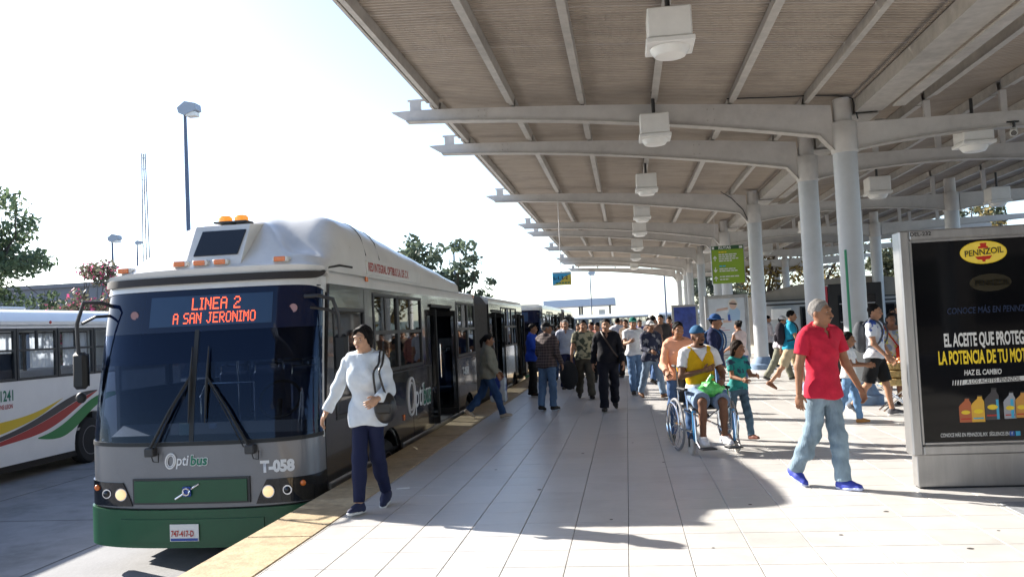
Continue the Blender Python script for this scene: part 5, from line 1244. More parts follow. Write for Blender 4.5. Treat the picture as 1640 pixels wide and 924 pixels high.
# background crowd: x pixel of head, depth, colours
crowd = [(893,24,(.012,.02,.06),'navy shirt',0,HAIR_K,'short'),(926,25.5,(.05,.03,.03),'dark brown top with loose black hair',5,HAIR_K,'long'),(948,27,(.10,.06,.05),'brown jacket',0,HAIR_K,'short'),(966,26,(.42,.06,.04),'red shirt',10,HAIR_K,'short'),(988,25,(.60,.60,.62),'white shirt facing away',170,HAIR_K,'short'),(1002,24.2,(.10,.07,.05),'dark brown coat',-20,HAIR_B,'short'),
 (1049,25,(.14,.10,.07),'tan jacket',10,HAIR_K,'short'),(1058,22.3,(.05,.045,.045),'dark open jacket',14,HAIR_K,'short'),(1071,23.5,(.38,.03,.03),'red sweater',0,HAIR_B,'short'),(881,31,(.25,.27,.30),'grey top',0,HAIR_K,'short'),(956,33,(.05,.08,.20),'blue top',170,HAIR_K,'short'),(1038,31,(.07,.06,.06),'charcoal top',180,HAIR_K,'short'),(1012,34,(.45,.42,.38),'cream top',180,HAIR_K,'short'),
 (1226,26.5,(.40,.36,.36),'pale striped top near the column base',90,HAIR_K,'short'),(1440,24,(.03,.025,.03),'black top by the far fence',0,HAIR_K,'short'),(1452,22.5,(.02,.03,.035),'dark green top by the far fence',-20,HAIR_K,'short'),(1428,27,(.04,.03,.03),'maroon top by the far fence',20,HAIR_K,'short'),(902,27.5,(.20,.16,.12),'tan work shirt',12,HAIR_K,'short'),(936,30,(.55,.52,.5),'off-white blouse',0,HAIR_K,'long'),(958,22.6,(.30,.12,.10),'brick red polo',-8,HAIR_K,'short'),(979,29,(.06,.12,.10),'bottle green jacket',6,HAIR_K,'short'),(995,28,(.48,.44,.40),'beige shirt',-14,HAIR_G,'short'),(1024,27,(.10,.12,.30),'royal blue hoodie',8,HAIR_K,'short'),(1079,29,(.50,.30,.12),'mustard top',-10,HAIR_K,'long'),(1043,21.4,(.16,.10,.08),'chestnut sweater',160,HAIR_K,'short'),(870,24,(.10,.10,.12),'slate jacket beside the second bus',60,HAIR_K,'short'),(905,38,(.3,.1,.1),'rust top',170,HAIR_K,'short'),(975,40,(.5,.5,.5),'pale top',170,HAIR_K,'short'),(1060,38,(.08,.08,.1),'slate top',170,HAIR_K,'short')]
for i,(px,Y,col,desc,fc,hm,hk) in enumerate(crowd):
    d = _R*((px-820)/1380)-_U*((515-462)/1380)+_f; t = Y/d.y; X = d.x*t
    fem = hk=='long'; Hh = 1.53+.20*((i*37)%10)/10-(.08 if fem else 0); fc += rnd.uniform(-28,28)
    person((X,Y,0),fc,Hh,('woman' if fem else 'person')+' in '+desc+' in the crowd far along the platform',('jacket' if i%3 else 'tee',cloth(tuple(col))),(('jeans','trousers')[i%2],jean2 if i%2==0 else black),SKIN_A if i%2 else SKIN_B,(hk,hm),vox=.022,fem=fem,legs=((14,4),(-12,18)) if i%2 else ((-12,16),(14,5)),arms=((dict(f=8),dict(f=-8)),(dict(f=20,b=70,i=20),dict(f=2)),(dict(f=-6),dict(f=25,b=60,i=15)))[i%3],girth=(1.,1.12,.95,1.2)[i%4],head=(rnd.uniform(-25,25),rnd.uniform(-2,8)),lean_=rnd.uniform(1,8),group='people far along the platform')
# ------------------------------------------------------------------ advertising panels, signs, kiosk, vendor stand
def panel(x0,y,w,h,label,th=.20):
    r = tag(empty('advertising_panel',(x0+w/2,y,0)),label,'advertising panel'); x1 = x0+w
    def A(mb,name,m,par=None,sm=False):
        mb.v = [(a-(x0+w/2),b-y,c) for a,b,c in mb.v]; return mb.build(name,m,par or r,sm)
    A(MB().box((x0+.035,y+.03,.015),(x1-.035,y+th-.03,.30),.006),'base_box',M['steel']); A(MB().box((x0+.05,y+.04,.0),(x1-.05,y+th-.04,.016)),'plinth',M['dark_metal'])
    A(MB().box((x0+.05,y+.05,.30),(x1-.05,y+th-.05,h-.03)),'core',M['dark_metal'])
    F = .085
    def bar(a,b,c,d,nm):
        A(MB().box((a,y,c),(b,y+th,d),.012),nm,M['steel'])
    bar(x0,x0+F,.285,h,'frame_bar'); bar(x1-F,x1,.285,h,'frame_bar'); bar(x0+F+.001,x1-F-.001,h-F,h-.001,'frame_bar'); bar(x0+F+.001,x1-F-.001,.286,.286+F,'frame_bar')
    for a,b,c,d in ((x0+F,x0+F+.022,.372,h-F),(x1-F-.022,x1-F,.372,h-F),(x0+F+.023,x1-F-.023,h-F-.022,h-F),(x0+F+.023,x1-F-.023,.372,.394)): A(MB().box((a,y+.02,c),(b,y+.06,d),.004),'inner_trim',M['steel'])
    return r,A,(x0+F+.022,x1-F-.022,.394,h-F-.022)
pr,PA,(ax0,ax1,az0,az1) = panel(2.37,7.80,1.36,2.215,'steel-framed advertising panel with black motor oil poster close at the right')
Yp = 7.835
poster = PA(MB().box((ax0,Yp,az0),(ax1,Yp+.01,az1)),'poster',mat('poster_black',(.004,.004,.005),.05,spec=.26))
def PT(b,size,m,x,z,par=None,**k): return text(b,size,m,par or pr,frame((x-3.05,Yp-.0025-7.80,z),(1,0,0),(0,0,1)),**k)
def oval(cx,cz,rx,rz,dy,m,name,par=None,n=36): return PA(MB().prism([(cx+rx*math.cos(2*math.pi*i/n),cz+rz*math.sin(2*math.pi*i/n)) for i in range(n)],'y',Yp-dy-.001,Yp-dy+.0005),name,m,par)
yl = mat('print_yellow',(.78,.56,.03),.35); rd = mat('print_red',(.45,.02,.01),.35)
lo = oval(3.06,1.995,.19,.098,.0015,yl,'logo_oval'); oval(3.06,1.995,.182,.091,.0025,mat('print_yellow2',(.80,.60,.08),.35),'logo_oval_inner',lo)
PA(MB().prism([(3.035,2.075),(3.09,2.075),(3.085,2.05),(3.10,2.045),(3.10,2.03),(3.02,2.03),(3.02,2.045),(3.04,2.05)],'y',Yp-.0043,Yp-.0037),'bell_top',rd,lo); PA(MB().prism([(2.99,1.96),(3.13,1.965),(3.105,1.935),(3.075,1.932),(3.07,1.915),(3.05,1.915),(3.045,1.932),(3.01,1.935)],'y',Yp-.0043,Yp-.0037),'bell_base',rd,lo)
PA(MB().prism([(2.92,1.962),(3.20,1.985),(3.20,2.032),(2.92,2.01)],'y',Yp-.0055,Yp-.0046),'logo_band',yl,lo)
text('PENNZOIL',.072,M['txt_black'],pr,frame((2.905-3.05,Yp-.0068-7.80,1.963),(1,0,.08),(-.02,0,1)),sx=.92,bold=.0012)
lw = mat('print_white',(.62,.62,.60),.4); dimb = mat('reflected_blue',(.010,.022,.06),.3); dimy = mat('reflected_yellow',(.018,.014,.004),.3)
oval(3.10,1.735,.17,.075,.0015,dimy,'reflected_oval'); PT('PENNZOIL',.07,dimb,2.975,1.71,sx=.85,bold=.001)  # second logo painted dim to imitate a reflection in the poster glass
PT('CONOCE MÁS EN PENNZOIL',.075,dimb,2.73,1.48,sx=.72,bold=.0008,shear=.12)  # repeated slogan, likewise a reflection put into the colour
PT('EL ACEITE QUE PROTEGE',.155,lw,2.69,1.205,sx=.385,bold=.005); PT('LA POTENCIA DE TU MOTOR',.155,M['txt_yellow'],2.635,1.055,sx=.385,bold=.005)
PT('HAZ EL CAMBIO',.062,lw,2.835,.955,sx=.66,bold=.0015,shear=.15)
PA(MB().prism([(2.83,.875),(3.42,.895),(3.42,.86),(3.46,.86),(3.46,.955),(3.44,.95),(3.42,.935),(2.835,.915)],'y',Yp-.002,Yp-.001),'arrow_band',lw)
for i in range(5): PA(MB().prism([(2.735+i*.02,.872),(2.735+i*.02+.006+.0018*i,.872),(2.741+i*.02+.006+.0018*i,.914),(2.741+i*.02,.914)],'y',Yp-.002,Yp-.001),'speed_mark',lw)
text('A LOS ACEITES PENNZOIL',.05,M['txt_black'],pr,frame((2.85-3.05,Yp-.004-7.80,.881),(1,0,.03),(0,0,1)),sx=.74,bold=.0006,shear=.1)
PT('CONOCE MÁS EN PENNZOIL.MX  SÍGUENOS EN',.046,lw,2.61,.435,sx=.555,bold=.0006,shear=.15)
fb = mat('print_blue',(.02,.09,.36),.4); tb = mat('print_cyan',(.05,.38,.60),.4)
PA(MB().box((3.168,Yp-.002,.43),(3.205,Yp-.001,.468)),'icon_square',fb); PA(MB().box((3.215,Yp-.002,.43),(3.252,Yp-.001,.468)),'icon_square',tb); PT('f',.04,lw,3.18,.437)
# printed bottles
def bottle_print(x,z,w,h,m,cap_m,lab):
    b = PA(MB().prism([(x,z),(x+w,z),(x+w,z+h*.80),(x+w*.93,z+h*.86),(x+w*.86,z+h*.93),(x+w*.86,z+h),(x+w*.52,z+h),(x+w*.50,z+h*.92),(x+w*.10,z+h*.74),(x,z+h*.66)],'y',Yp-.002,Yp-.001),'printed_bottle',m)
    oval(x+w*.52,z+h*.42,w*.36,h*.085,.0035,lab,'bottle_label',b,20)
    PA(MB().box((x+w*.5,Yp-.003,z+h),(x+w*.88,Yp-.002,z+h*1.06)),'bottle_cap',cap_m,b)
    PA(MB().box((x+w*.1,Yp-.0035,z+h*.12),(x+w*.9,Yp-.0025,z+h*.17)),'label_line',rd if lab is yl else tb,b)
bo = mat('print_orange',(.42,.11,.04),.35); bs_ = mat('print_silver',(.33,.34,.37),.35); bk = mat('print_dark',(.05,.045,.05),.3)
bottle_print(2.775,.555,.10,.20,bo,M['txt_black'],yl); bottle_print(2.875,.555,.105,.215,mat('print_gold',(.68,.38,.04),.35),M['txt_black'],M['txt_yellow']);
b3 = bottle_print(2.985,.57,.115,.255,bk,M['txt_black'],yl); PA(MB().box((3.075,Yp-.004,.575),(3.095,Yp-.003,.74)),'label_line',tb)
bottle_print(3.135,.575,.095,.215,bs_,M['txt_black'],yl); PA(MB().box((3.19,Yp-.004,.58),(3.213,Yp-.003,.74)),'label_line',tb); bottle_print(3.225,.58,.10,.21,mat('print_amber',(.55,.26,.05),.35),M['txt_black'],yl)
text('DEL-232',.045,M['txt_black'],pr,frame((2.46-3.05,-.002,2.165),(1,0,0),(0,0,1)),sx=1.1,bold=.001)
# poster with a lady in glasses
p2,PB,(bx0,bx1,bz0,bz1) = panel(2.42,27.1,1.30,2.22,'advertising panel with pale poster of a lady in dark glasses beside a column')
yq = 27.135; PB(MB().box((bx0,yq,bz0),(bx1,yq+.01,bz1)),'poster',mat('poster_pale',(.50,.53,.56),.25,var=.1,vs=2))
def PBp(poly,m,name,d): return PB(MB().prism(poly,'y',yq-d-.001,yq-d),name,m)
def ov(cx,cz,rx,rz,n=20): return [(cx+rx*math.cos(2*math.pi*i/n),cz+rz*math.sin(2*math.pi*i/n)) for i in range(n)]
sk_ = mat('print_skin',(.50,.34,.27),.4); PBp([(3.10,1.42),(3.45,1.42),(3.48,1.7),(3.38,1.82),(3.18,1.80),(3.08,1.62)],mat('print_shirt',(.30,.42,.56),.4),'printed_shirt',.002); PBp(ov(3.27,1.93,.14,.17),mat('print_hair',(.55,.50,.42),.4),'printed_hair',.003); PBp(ov(3.27,1.90,.10,.14),sk_,'printed_face',.004)
PBp([(2.75,1.72),(3.10,1.76),(3.12,1.84),(2.78,1.80)],sk_,'printed_arm',.004); PBp([(2.95,1.36),(3.2,1.38),(3.2,1.46),(2.95,1.44)],sk_,'printed_arm',.005); PBp([(3.16,1.93),(3.38,1.90),(3.38,1.945),(3.16,1.97)],M['txt_black'],'printed_glasses',.006); PBp([(3.10,1.42),(3.18,1.42),(3.16,1.62),(3.10,1.60)],M['txt_blue'],'printed_strap',.006)
for i in range(9): PBp([(2.62,1.20-i*.075),(3.0+.35*((i*7)%5)/5,1.20-i*.075),(3.0+.35*((i*7)%5)/5,1.225-i*.075),(2.62,1.225-i*.075)],mat('print_line',(.42,.22,.25) if i<2 else (.30,.38,.42),.5),'printed_line',.002)
p3_,PC,(cx0,cx1,cz0,cz1) = panel(2.12,41,1.22,2.2,'small far advertising panel with a blue poster')
def PCp(mb,m,n): mb.v = mb.v; return PC(mb,n,m)
PCp(MB().box((cx0,41.035,cz0),(cx1,41.045,cz1)),mat('poster_blue',(.03,.06,.28),.3,var=.5,vs=3),'poster')
# RUTAS sign
rs = tag(empty('route_sign',(2.97,25.2,2.5)),'hanging green routes sign headed RUTAS with white arrows','sign'); grn = mat('sign_green',(.20,.32,.02),.45,var=.05,vs=2)
def RA(mb,name,m,par=None): mb.v = [(a-2.97,b-25.2,c-2.5) for a,b,c in mb.v]; return mb.build(name,m,par or rs)
RA(MB().box((2.52,25.2,2.50),(3.42,25.25,3.58),.008),'board',grn); RA(MB().box((2.525,25.194,3.47),(3.415,25.199,3.575)),'header',mat('sign_dark_green',(.02,.07,.03),.5))
RA(MB().box((2.50,25.19,2.48),(2.52,25.26,3.60)),'edge_frame',M['trim']); RA(MB().box((3.42,25.19,2.48),(3.44,25.26,3.60)),'edge_frame',M['trim'])
text('RUTAS',.11,lw,rs,frame((2.72-2.97,-.009,.985),(1,0,0),(0,0,1)),sx=1.05,bold=.003)
RA(MB().box((2.54,25.191,3.485),(2.60,25.194,3.56)),'pictogram',lw); RA(MB().box((3.30,25.191,3.49),(3.39,25.194,3.55)),'pictogram',lw)
def arrow(x,z,up):
    s = 1 if up else -1; RA(MB().prism([(x-.012,z-s*.07),(x+.012,z-s*.07),(x+.012,z+s*.02),(x+.05,z-s*.01),(x+.05,z+s*.02),(x,z+s*.08),(x-.05,z+s*.02),(x-.05,z-s*.01),(x-.012,z+s*.02)],'y',25.192,25.196),'arrow',lw)
arrow(2.61,3.22,True); arrow(2.61,2.90,False); arrow(2.61,2.64,True)
for i,(z,L,m) in enumerate(((3.38,.22,M['txt_yellow']),(3.31,.5,lw),(3.25,.48,lw),(3.19,.54,lw),(3.13,.36,lw),(2.98,.18,tb),(2.90,.45,lw),(2.84,.50,lw),(2.68,.55,lw),(2.60,.25,lw))):
    x = 2.72
    while x < 2.72+L:
        w = rnd.uniform(.05,.12); RA(MB().box((x,25.192,z),(min(x+w,2.72+L),25.196,z+.032)),'route_line',m); x += w+.018
for x in (2.65,3.3): RA(MB().tube([(x,25.22,3.58),(x,25.3,5.05)],.006,6),'hanger_rod',M['beam'])
# L-1 L-2 sign
ls = tag(empty('stop_sign',(-1.81,25.2,2.7)),'small blue and yellow hanging sign reading L-1, L-2','sign')
def LA(mb,name,m): mb.v = [(a+1.81,b-25.2,c-2.7) for a,b,c in mb.v]; return mb.build(name,m,ls)
LA(MB().box((-2.08,25.2,2.70),(-1.53,25.24,3.09),.006),'board',mat('sign_blue',(.03,.33,.58),.4)); LA(MB().prism([(-2.07,2.705),(-1.535,2.705),(-1.535,3.02),(-1.72,2.95),(-1.86,2.80)],'y',25.194,25.199),'yellow_wave',mat('sign_yellow',(.62,.48,.06),.4)); LA(MB().box((-2.075,25.192,3.05),(-1.535,25.198,3.085)),'top_band',lw)
text('L-1, L-2',.135,M['txt_black'],ls,frame((-2.05+1.81,-.012,.17),(1,0,0),(0,0,1)),sx=1.0,bold=.004)
for i in range(5): LA(MB().box((-1.98+i*.085,25.190,2.745),(-1.98+i*.085+.065,25.194,2.785)),'route_line',M['txt_green'])
LA(MB().tube([(-1.82,25.22,3.09),(-1.82,25.3,5.2)],.014,8),'hanger_rod',M['beam'])
# kiosk
ks = tag(empty('kiosk',(5.0,20.6,0)),'black vending kiosk with red side panel behind the nearest columns','kiosk')
def KA(mb,name,m,par=None): mb.v = [(a-5.0,b-20.6,c) for a,b,c in mb.v]; return mb.build(name,m,par or ks)
kb = mat('kiosk_black',(.012,.012,.013),.4,var=.2,vs=3); KA(MB().box((4.50,20.0,.0),(5.65,21.2,2.16),.015),'cabinet',kb); KA(MB().box((4.28,20.02,.05),(4.49,21.15,2.12),.01),'side_panel',mat('kiosk_red',(.42,.05,.07),.4)); KA(MB().box((4.25,19.98,.0),(4.275,21.2,2.14)),'edge_post',kb); KA(MB().box((4.7,19.985,.5),(5.5,19.998,1.9)),'front_pane',M['dark_glass'])
for z in (.9,1.3,1.7): KA(MB().box((4.72,19.975,z),(5.48,19.984,z+.02)),'shelf_edge',M['trim'])
# green pole beside column
gp = tag(MB().tube([(0,0,0),(0,0,2.55)],.022,8).build('marker_pole',mat('pole_green',(.02,.22,.10),.5)),'thin green pole standing against the nearest column','pole'); gp.location = (3.62,14.7,0)
# vendor baskets on folding stand
vs = tag(empty('folding_stand',(4.05,13.9,0)),'folding metal stand carrying stacked baskets near the youth in the jersey','stand')
for a,b in (((3.80,13.78,0),(4.28,13.78,.38)),((4.28,13.78,0),(3.80,13.78,.38)),((3.80,14.02,0),(4.28,14.02,.38)),((4.28,14.02,0),(3.80,14.02,.38)),((3.80,13.78,.38),(3.80,14.02,.38)),((4.28,13.78,.38),(4.28,14.02,.38))):
    MB().tube([(a[0]-4.05,a[1]-13.9,a[2]),(b[0]-4.05,b[1]-13.9,b[2])],.012,8).build('stand_leg',M['chrome'],vs)
wick = mat('wicker',(.42,.29,.11),.8,var=.35,vs=35,bump=.6,bs=90)
for i,z in enumerate((.385,.505,.62)):
    bt = tag(MB().lathe([(.20,0),(.235,.02),(.245,.10),(.235,.11),(.215,.10),(.205,.03)],n=28).build('wicker_basket',wick,None,True),('bottom','middle','top')[i]+' round wicker basket of the stack on the folding stand','basket'); bt.location = (4.04,13.9,z)
sn = MB()
for i in range(34):
    a = rnd.uniform(0,6.3); r = .19*math.sqrt(rnd.random()); sn.ell((4.04+r*math.cos(a),13.9+r*math.sin(a),.735+rnd.uniform(0,.04)),(.045,.04,.03),8,6)
st = tag(sn.build('snack_bags',mat('snack_orange',(.62,.26,.10),.35,var=.3,vs=9),None,True),'orange snacks heaped in the top wicker basket','snacks'); stuff(st)
bk_ = tag(MB().lathe([(.10,0),(.13,.27),(.135,.28),(.12,.28),(.09,.02)],n=24).build('bucket',mat('bucket_blue',(.25,.50,.72),.4),None,True),'pale blue bucket on the floor behind the advertising panel','bucket'); bk_.location = (4.18,13.45,0)

gum = mat('gum_dark',(.05,.045,.04),.9)
for i,(x,y) in enumerate(((.93,7.35),(.32,9.6),(-.9,8.2),(-.2,6.9),(1.4,6.3),(2.1,5.9),(.0,11.2),(-1.5,9.4),(1.9,7.0),(-.6,10.4),(2.45,6.35),(.5,6.0))):
    r_ = rnd.uniform(.012,.024); MB().lathe([(r_,0),(r_*.7,.002),(.001,.0024)],(x,y,.0004),'z',9).build('gum_spot',gum,plat)
ps = tag(MB().box((-.07,-.03,0),(.06,.035,.006),.002).build('paper_scrap',M['white'],None),'flattened white paper scrap on the tiles behind the woman in the pale hooded top','litter'); ps.location = (-2.28,8.42,.001); ps.rotation_euler = (0,0,.3)
# ------------------------------------------------------------------ buildings and things beyond
bd = tag(empty('service_building',(8.0,36,0)),'low service building with arched tan roof wall beyond the columns','building')
def DA(mb,name,m,par=None): mb.v = [(a-8.0,b-36,c) for a,b,c in mb.v]; return mb.build(name,m,par or bd)
arch = [(5.15,0),(5.15,2.30)]+[(5.15+i*.55,2.30+.62*math.sin(math.pi*(.05+.9*i/12))-.62*math.sin(math.pi*.05)) for i in range(1,13)]+[(11.75,0)]
tan = mat('render_tan',(.27,.24,.20),.9,var=.2,vs=1.2); DA(MB().prism(arch,'y',33.2,39),'wall',tan); DA(MB().box((5.2,33.12,0),(11.7,33.19,2.02)),'front_panel',mat('render_white',(.48,.49,.50),.8,var=.1,vs=2)); DA(MB().box((5.15,33.0,2.02),(11.75,33.19,2.07)),'ledge',M['dark_metal'])
for x in (6.4,8.6): w_ = DA(MB().box((x,33.08,.9),(x+1.2,33.119,1.8)),'window',M['dark_metal']); DA(MB().box((x+.06,33.07,.96),(x+1.14,33.079,1.74)),'pane',M['dark_glass'],w_)
DA(MB().box((5.35,32.85,1.35),(6.05,33.11,1.75),.02),'air_conditioner',M['white']); DA(MB().tube([(5.2,33.05,1.9),(11.6,33.05,1.9)],.03,6),'pipe',M['dark_metal'])
DA(MB().box((7.75,33.07,0),(8.45,33.118,1.95)),'door',M['beam'])
# fence at far right
fn = tag(empty('fence',(14,44,0)),'white metal bar fence at the far right end of the platform','fence')
for i in range(70):
    MB().tube([(-4+i*.18,0,0),(-4+i*.18,0,1.9)],.02,5).build('bar',M['white'],fn)
for z in (.2,1.8): MB().box((-4.1,-.02,z),(8.6,.02,z+.05)).build('rail',M['white'],fn)
# grey wall building at left
lb = tag(empty('warehouse',(-40,60,Z_ROAD)),'long plain grey warehouse wall behind the trees at left','building')
MB().box((-40,0,0),(14,20,6.9)).build('wall',mat('wall_grey',(.20,.205,.23),.9,var=.08,vs=.4),lb); MB().box((-40.2,-.2,6.9),(14.2,20.2,7.2)).build('parapet',mat('parapet',(.2,.2,.22),.9),lb)
for i in range(12): MB().box((-38+i*4.3,-.06,.3),(-37.9+i*4.3,-.01,6.8)).build('pilaster',M['concrete'],lb)
# fuel-station style canopy far off
gs = tag(empty('far_canopy',(-6.4,120,Z_ROAD)),'flat white fascia canopy on thin pillars far beyond the platform','canopy')
MB().box((-5.0,0,4.75),(5.0,10,5.75),.05).build('fascia',mat('fascia_white',(.45,.50,.58),.5),gs)
for x in (-.1,.25,4.2): MB().box((x-.15,3,0),(x+.15,3.3,4.75)).build('pillar',M['concrete'],gs)
MB().box((2.6,2.8,2.6),(3.5,3.2,4.2)).build('price_board',M['white'],gs)
# lamp posts
def lamp_post(x,y,h,label,r=.09,head=1.,two=False):
    p = tag(empty('street_lamp',(x,y,Z_ROAD)),label,'street lamp'); pm_ = mat('lamp_post_paint',(.10,.13,.20),.5)
    MB().tube([(0,0,0),(0,0,h*.8),(0,0,h)],[r,r*.8,r*.6],10).build('post',pm_,p,True)
    MB().prism([(-.15*head,0),(.05*head,-.1*head),(.55*head,.08*head),(.52*head,.32*head),(.1*head,.42*head),(-.2*head,.2*head)],'y',-.22*head,.22*head).xf(Matrix.Translation((0,0,h))).build('lamp_head',mat('lamp_head_grey',(.32,.36,.42),.4),p)
    MB().box((.1*head,-.18*head,h-.14*head),(.5*head,.18*head,h+.03*head),.02).build('lamp_glass',M['diffuser'],p)
    MB().box((-.18,-.18,0),(.18,.18,.04)).build('base_plate',M['dark_metal'],p)
lamp_post(-15.9,30,10.85,'tall dark blue street lamp rising behind the articulated bus',.10,1.)
lamp_post(-37.9,60,10.2,'smaller street lamp above the pink flowering shrub at left',.12,1.2); lamp_post(-39.5,66,10.6,'small distant street lamp right beside the pink flowering shrub',.1,.7)
lamp_post(-3.5,90,7.4,'thin pale street lamp far beyond the hanging stop sign',.08,1.); lamp_post(3.2,70,6.5,'thin dark pole lamp near the far end of the canopy',.09,.6); lamp_post(-9.9,50,7.1,'street lamp among the tree crowns behind the bus roof',.08,.9); lamp_post(14.5,52,7.0,'street lamp beyond the fence at far right',.07,.7)
# radio mast
ms = tag(empty('radio_mast',(-88,150,Z_ROAD)),'thin lattice radio mast rising far behind the pink shrub','mast'); mm_ = mat('mast_grey',(.16,.18,.21),.6)
for a in (0,2.09,4.19): MB().tube([(.9*math.cos(a),.9*math.sin(a),0),(.35*math.cos(a),.35*math.sin(a),38)],.12,5).build('mast_leg',mm_,ms)
for i in range(18):
    z = 1+i*2.1; r = .9-.55*z/38; MB().tube([(r*math.cos(a),r*math.sin(a),z+(.0 if k%2 else 1)) for k,a in enumerate((0,2.09,4.19))],.04,4,closed=True).build('brace',mm_,ms)
MB().tube([(0,0,38),(0,0,41)],.05,5).build('antenna',mm_,ms)

# ------------------------------------------------------------------ trees
bark = mat('bark',(.07,.055,.042),.95,var=.3,vs=8,bump=.6,bs=20)
def leaf_mat(c,name='leaf'):
    m = mat(name,c,.6,rnd_obj=.0,spec=.3); nt = m.node_tree; p = nt.nodes['Principled BSDF']
    g = nt.nodes.new('ShaderNodeNewGeometry'); r = nt.nodes.new('ShaderNodeMapRange'); r.inputs[3].default_value = .55; r.inputs[4].default_value = 1.5
    vm = nt.nodes.new('ShaderNodeVectorMath'); vm.operation = 'SCALE'; vm.inputs[0].default_value = c
    nt.links.new(g.outputs['Random Per Island'],r.inputs[0]); nt.links.new(r.outputs[0],vm.inputs['Scale']); nt.links.new(vm.outputs[0],p.inputs['Base Color'])
    t = nt.nodes.new('ShaderNodeBsdfTranslucent'); mx = nt.nodes.new('ShaderNodeMixShader'); mx.inputs[0].default_value = .3
    out = [n for n in nt.nodes if n.type=='OUTPUT_MATERIAL'][0]
    nt.links.new(vm.outputs[0],t.inputs[0]); nt.links.new(p.outputs[0],mx.inputs[1]); nt.links.new(t.outputs[0],mx.inputs[2]); nt.links.new(mx.outputs[0],out.inputs[0]); return m
def leaves(name,cent,n_per,rad,size,m,parent,rs,long_=2.2,droop=.0):
    C = np.repeat(np.array(cent),n_per,0); n = len(C)
    off = rs.normal(0,1,(n,3)); off /= np.linalg.norm(off,axis=1)[:,None]; off *= (rs.rand(n,1)**.5)*rad*np.array([1,1,.75])
    P = C+off; d = rs.normal(0,1,(n,3))+np.array([0,0,-droop]); d /= np.linalg.norm(d,axis=1)[:,None]
    e = np.cross(d,rs.normal(0,1,(n,3))); e /= np.linalg.norm(e,axis=1)[:,None]; s = size*rs.uniform(.6,1.4,(n,1))
    v = np.stack([P-d*s*long_/2,P+e*s*.5-d*s*.2,P+d*s*long_/2,P-e*s*.5-d*s*.2],1).reshape(-1,3); f = np.arange(n*4).reshape(-1,4)
    return np_obj2(name,v,f,m,parent)
def np_obj2(name,v,f,m,parent):
    me = bpy.data.meshes.new(name); me.vertices.add(len(v)); me.vertices.foreach_set('co',v.astype(np.float32).ravel()); me.loops.add(len(f)*4); me.loops.foreach_set('vertex_index',f.astype(np.int32).ravel())
    me.polygons.add(len(f)); me.polygons.foreach_set('loop_start',(np.arange(len(f))*4).astype(np.int32)); me.update(calc_edges=True); me.validate(); me.materials.append(m); return new(me,name,parent)
def tree(loc,h,spread,label,col,seed,name='tree',tips=60,n_per=120,lsize=.1,clump=.5,trunk_r=.2,bare=False,flower=None,low=.35,droop=0.,cat='tree'):
    rs = np.random.RandomState(seed); r = tag(empty(name,loc),label,cat); tr = MB(); th = h*low
    tr.tube([(0,0,0),(rs.normal()*.1,rs.normal()*.1,th*.6),(rs.normal()*.15,rs.normal()*.15,th)],[trunk_r,trunk_r*.8,trunk_r*.65],10)
    cent = []
    nl = 9
    for i in range(nl):
        a = i*2.4+rs.rand(); el = rs.uniform(.25,1.35); L = rs.uniform(.7,1.0)
        end = np.array([math.cos(a)*math.cos(el)*spread*L, math.sin(a)*math.cos(el)*spread*L, th+math.sin(el)*(h-th)*L*.98])
        st_ = np.array([0,0,th*rs.uniform(.75,1)]); mid = st_*.5+end*.5+np.array([0,0,.15*h*.3])
        tr.tube([tuple(st_),tuple(mid),tuple(end)],[trunk_r*.45,trunk_r*.26,trunk_r*.08],6)
        for j in range(tips//nl):
            t = rs.uniform(.35,1.05); b = (1-t)*mid+t*end if rs.rand()<.75 else (1-t)*st_+t*mid
            e2 = b+rs.normal(0,1,3)*np.array([spread,spread,(h-th)*.8])*.20
            e2[2] = min(e2[2],h); tr.tube([tuple(b),tuple((b+e2)/2+rs.normal(0,.04,3)),tuple(e2)],[trunk_r*.12,trunk_r*.07,trunk_r*.02],4); cent.append(e2)
            if bare:
                for q in range(5): e3 = e2+rs.normal(0,1,3)*spread*.14; tr.tube([tuple((b+e2)/2),tuple(e3)],[trunk_r*.05,trunk_r*.02],3)
    tr.build('trunk',bark,r)
    if n_per: leaves('crown',cent,n_per,clump,lsize,leaf_mat(col),r,rs,droop=droop)
    if flower: leaves('blossoms',[c_ for c_ in cent],flower[1],clump*1.02,flower[2],leaf_mat(flower[0],'petal'),r,rs,long_=1.2)
    return r
tree((-19.0,22,Z_ROAD),6.9,3.1,'dark green leafy tree at the left edge of the view',(.10,.14,.075),11,tips=130,n_per=105,lsize=.085,clump=.5,droop=.5)
tree((-18.7,28,Z_ROAD),5.0,2.2,'shrub covered in pink blossoms behind the white bus',(.15,.15,.10),12,'flowering_shrub',tips=110,n_per=110,lsize=.07,clump=.42,trunk_r=.1,flower=((.72,.12,.28),20,.10),low=.2,cat='shrub')
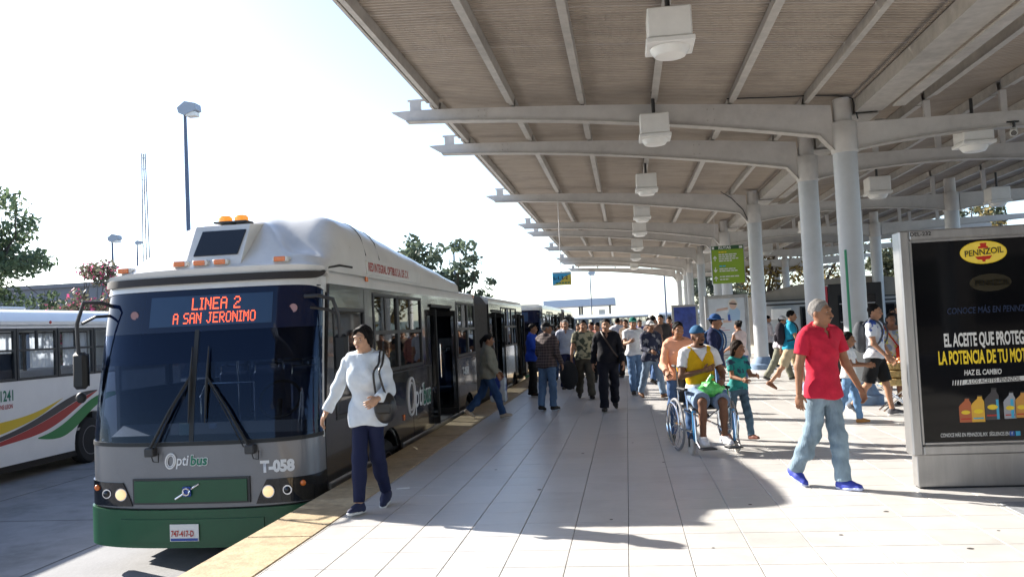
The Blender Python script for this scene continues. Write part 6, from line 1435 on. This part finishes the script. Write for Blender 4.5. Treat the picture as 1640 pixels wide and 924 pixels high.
tree((-11.8,46,Z_ROAD),7.9,3.0,'round-leaved tree with gaps behind the bus roof, left crown',(.11,.14,.09),13,tips=80,n_per=34,lsize=.18,clump=.62); tree((-8.6,44,Z_ROAD),6.9,2.0,'thinner round-leaved tree behind the bus roof, right crown',(.11,.14,.09),14,tips=54,n_per=24,lsize=.18,clump=.5)
for i,(x,y,h,sp,c_,lab,bare) in enumerate(((9.5,95,8.2,4,(.07,.085,.06),'hazy green tree left of the far columns',0),(14.5,110,8,5,(.07,.09,.065),'hazy green tree right of the far columns',0),(8.2,52,6.6,3,(.22,.16,.05),'nearly bare tree with a few yellow leaves beyond the service building',1),(13,60,8,3.4,(.24,.18,.06),'bare branched tree with yellow leaves beyond the kiosk',1),(18.5,62,6.5,2.6,(.08,.09,.05),'dull green tree beyond the fence at right',0),(19.5,52,8.5,3,(.2,.15,.05),'bare tree behind the advertising panel top',1),(26,66,9,4,(.07,.085,.05),'green tree at the far right edge',0))):
    tree((x,y,0 if x>0 and y<75 else Z_ROAD),h,sp,lab,c_,30+i,tips=45,n_per=12 if bare else 90,lsize=.16,clump=.6,bare=bool(bare))

# ------------------------------------------------------------------ buses further along
index_children()
SKIP = {'lettering','logo_ring','led_lettering','licence_plate','grab_pole','seat','wiper','panel_seam','emblem_bar','emblem_ring','emblem_square','round_sticker','dash_card','guard_rail','text_panel','marker_lamp'}
SKIP |= {'roof_fairing','roof_intake','beacon','drip_rail','visor'}
b2 = copy_tree(bus,None,SKIP); b2.location = (BXC+.25,YF+21.6,Z_ROAD); b2['label'] = 'second articulated bus queued directly behind the charcoal bus'; b2['group'] = 'articulated buses'; bus['group'] = 'articulated buses'
b3 = copy_tree(bus,None,SKIP); b3.location = (BXC-4.2,YF+54,Z_ROAD); b3['label'] = 'far articulated bus in the next lane beyond the queue'; b3['group'] = 'articulated buses'
wsk = {'lettering','stripe','seat','curtain','marker_lamp'}
for i,(x,y,a,lab) in enumerate(((2.5,84,80,'white bus parked crosswise far beyond the end of the platform'),(-9,92,75,'white bus parked crosswise under the far canopy'),(14,88,100,'white bus parked crosswise far off behind the blue poster'))):
    o = copy_tree(wb,None,wsk); o.location = (x,y,Z_ROAD); o.rotation_euler = (0,0,R(a)); o['label'] = lab; o['group'] = 'white city buses'
wb['group'] = 'white city buses'
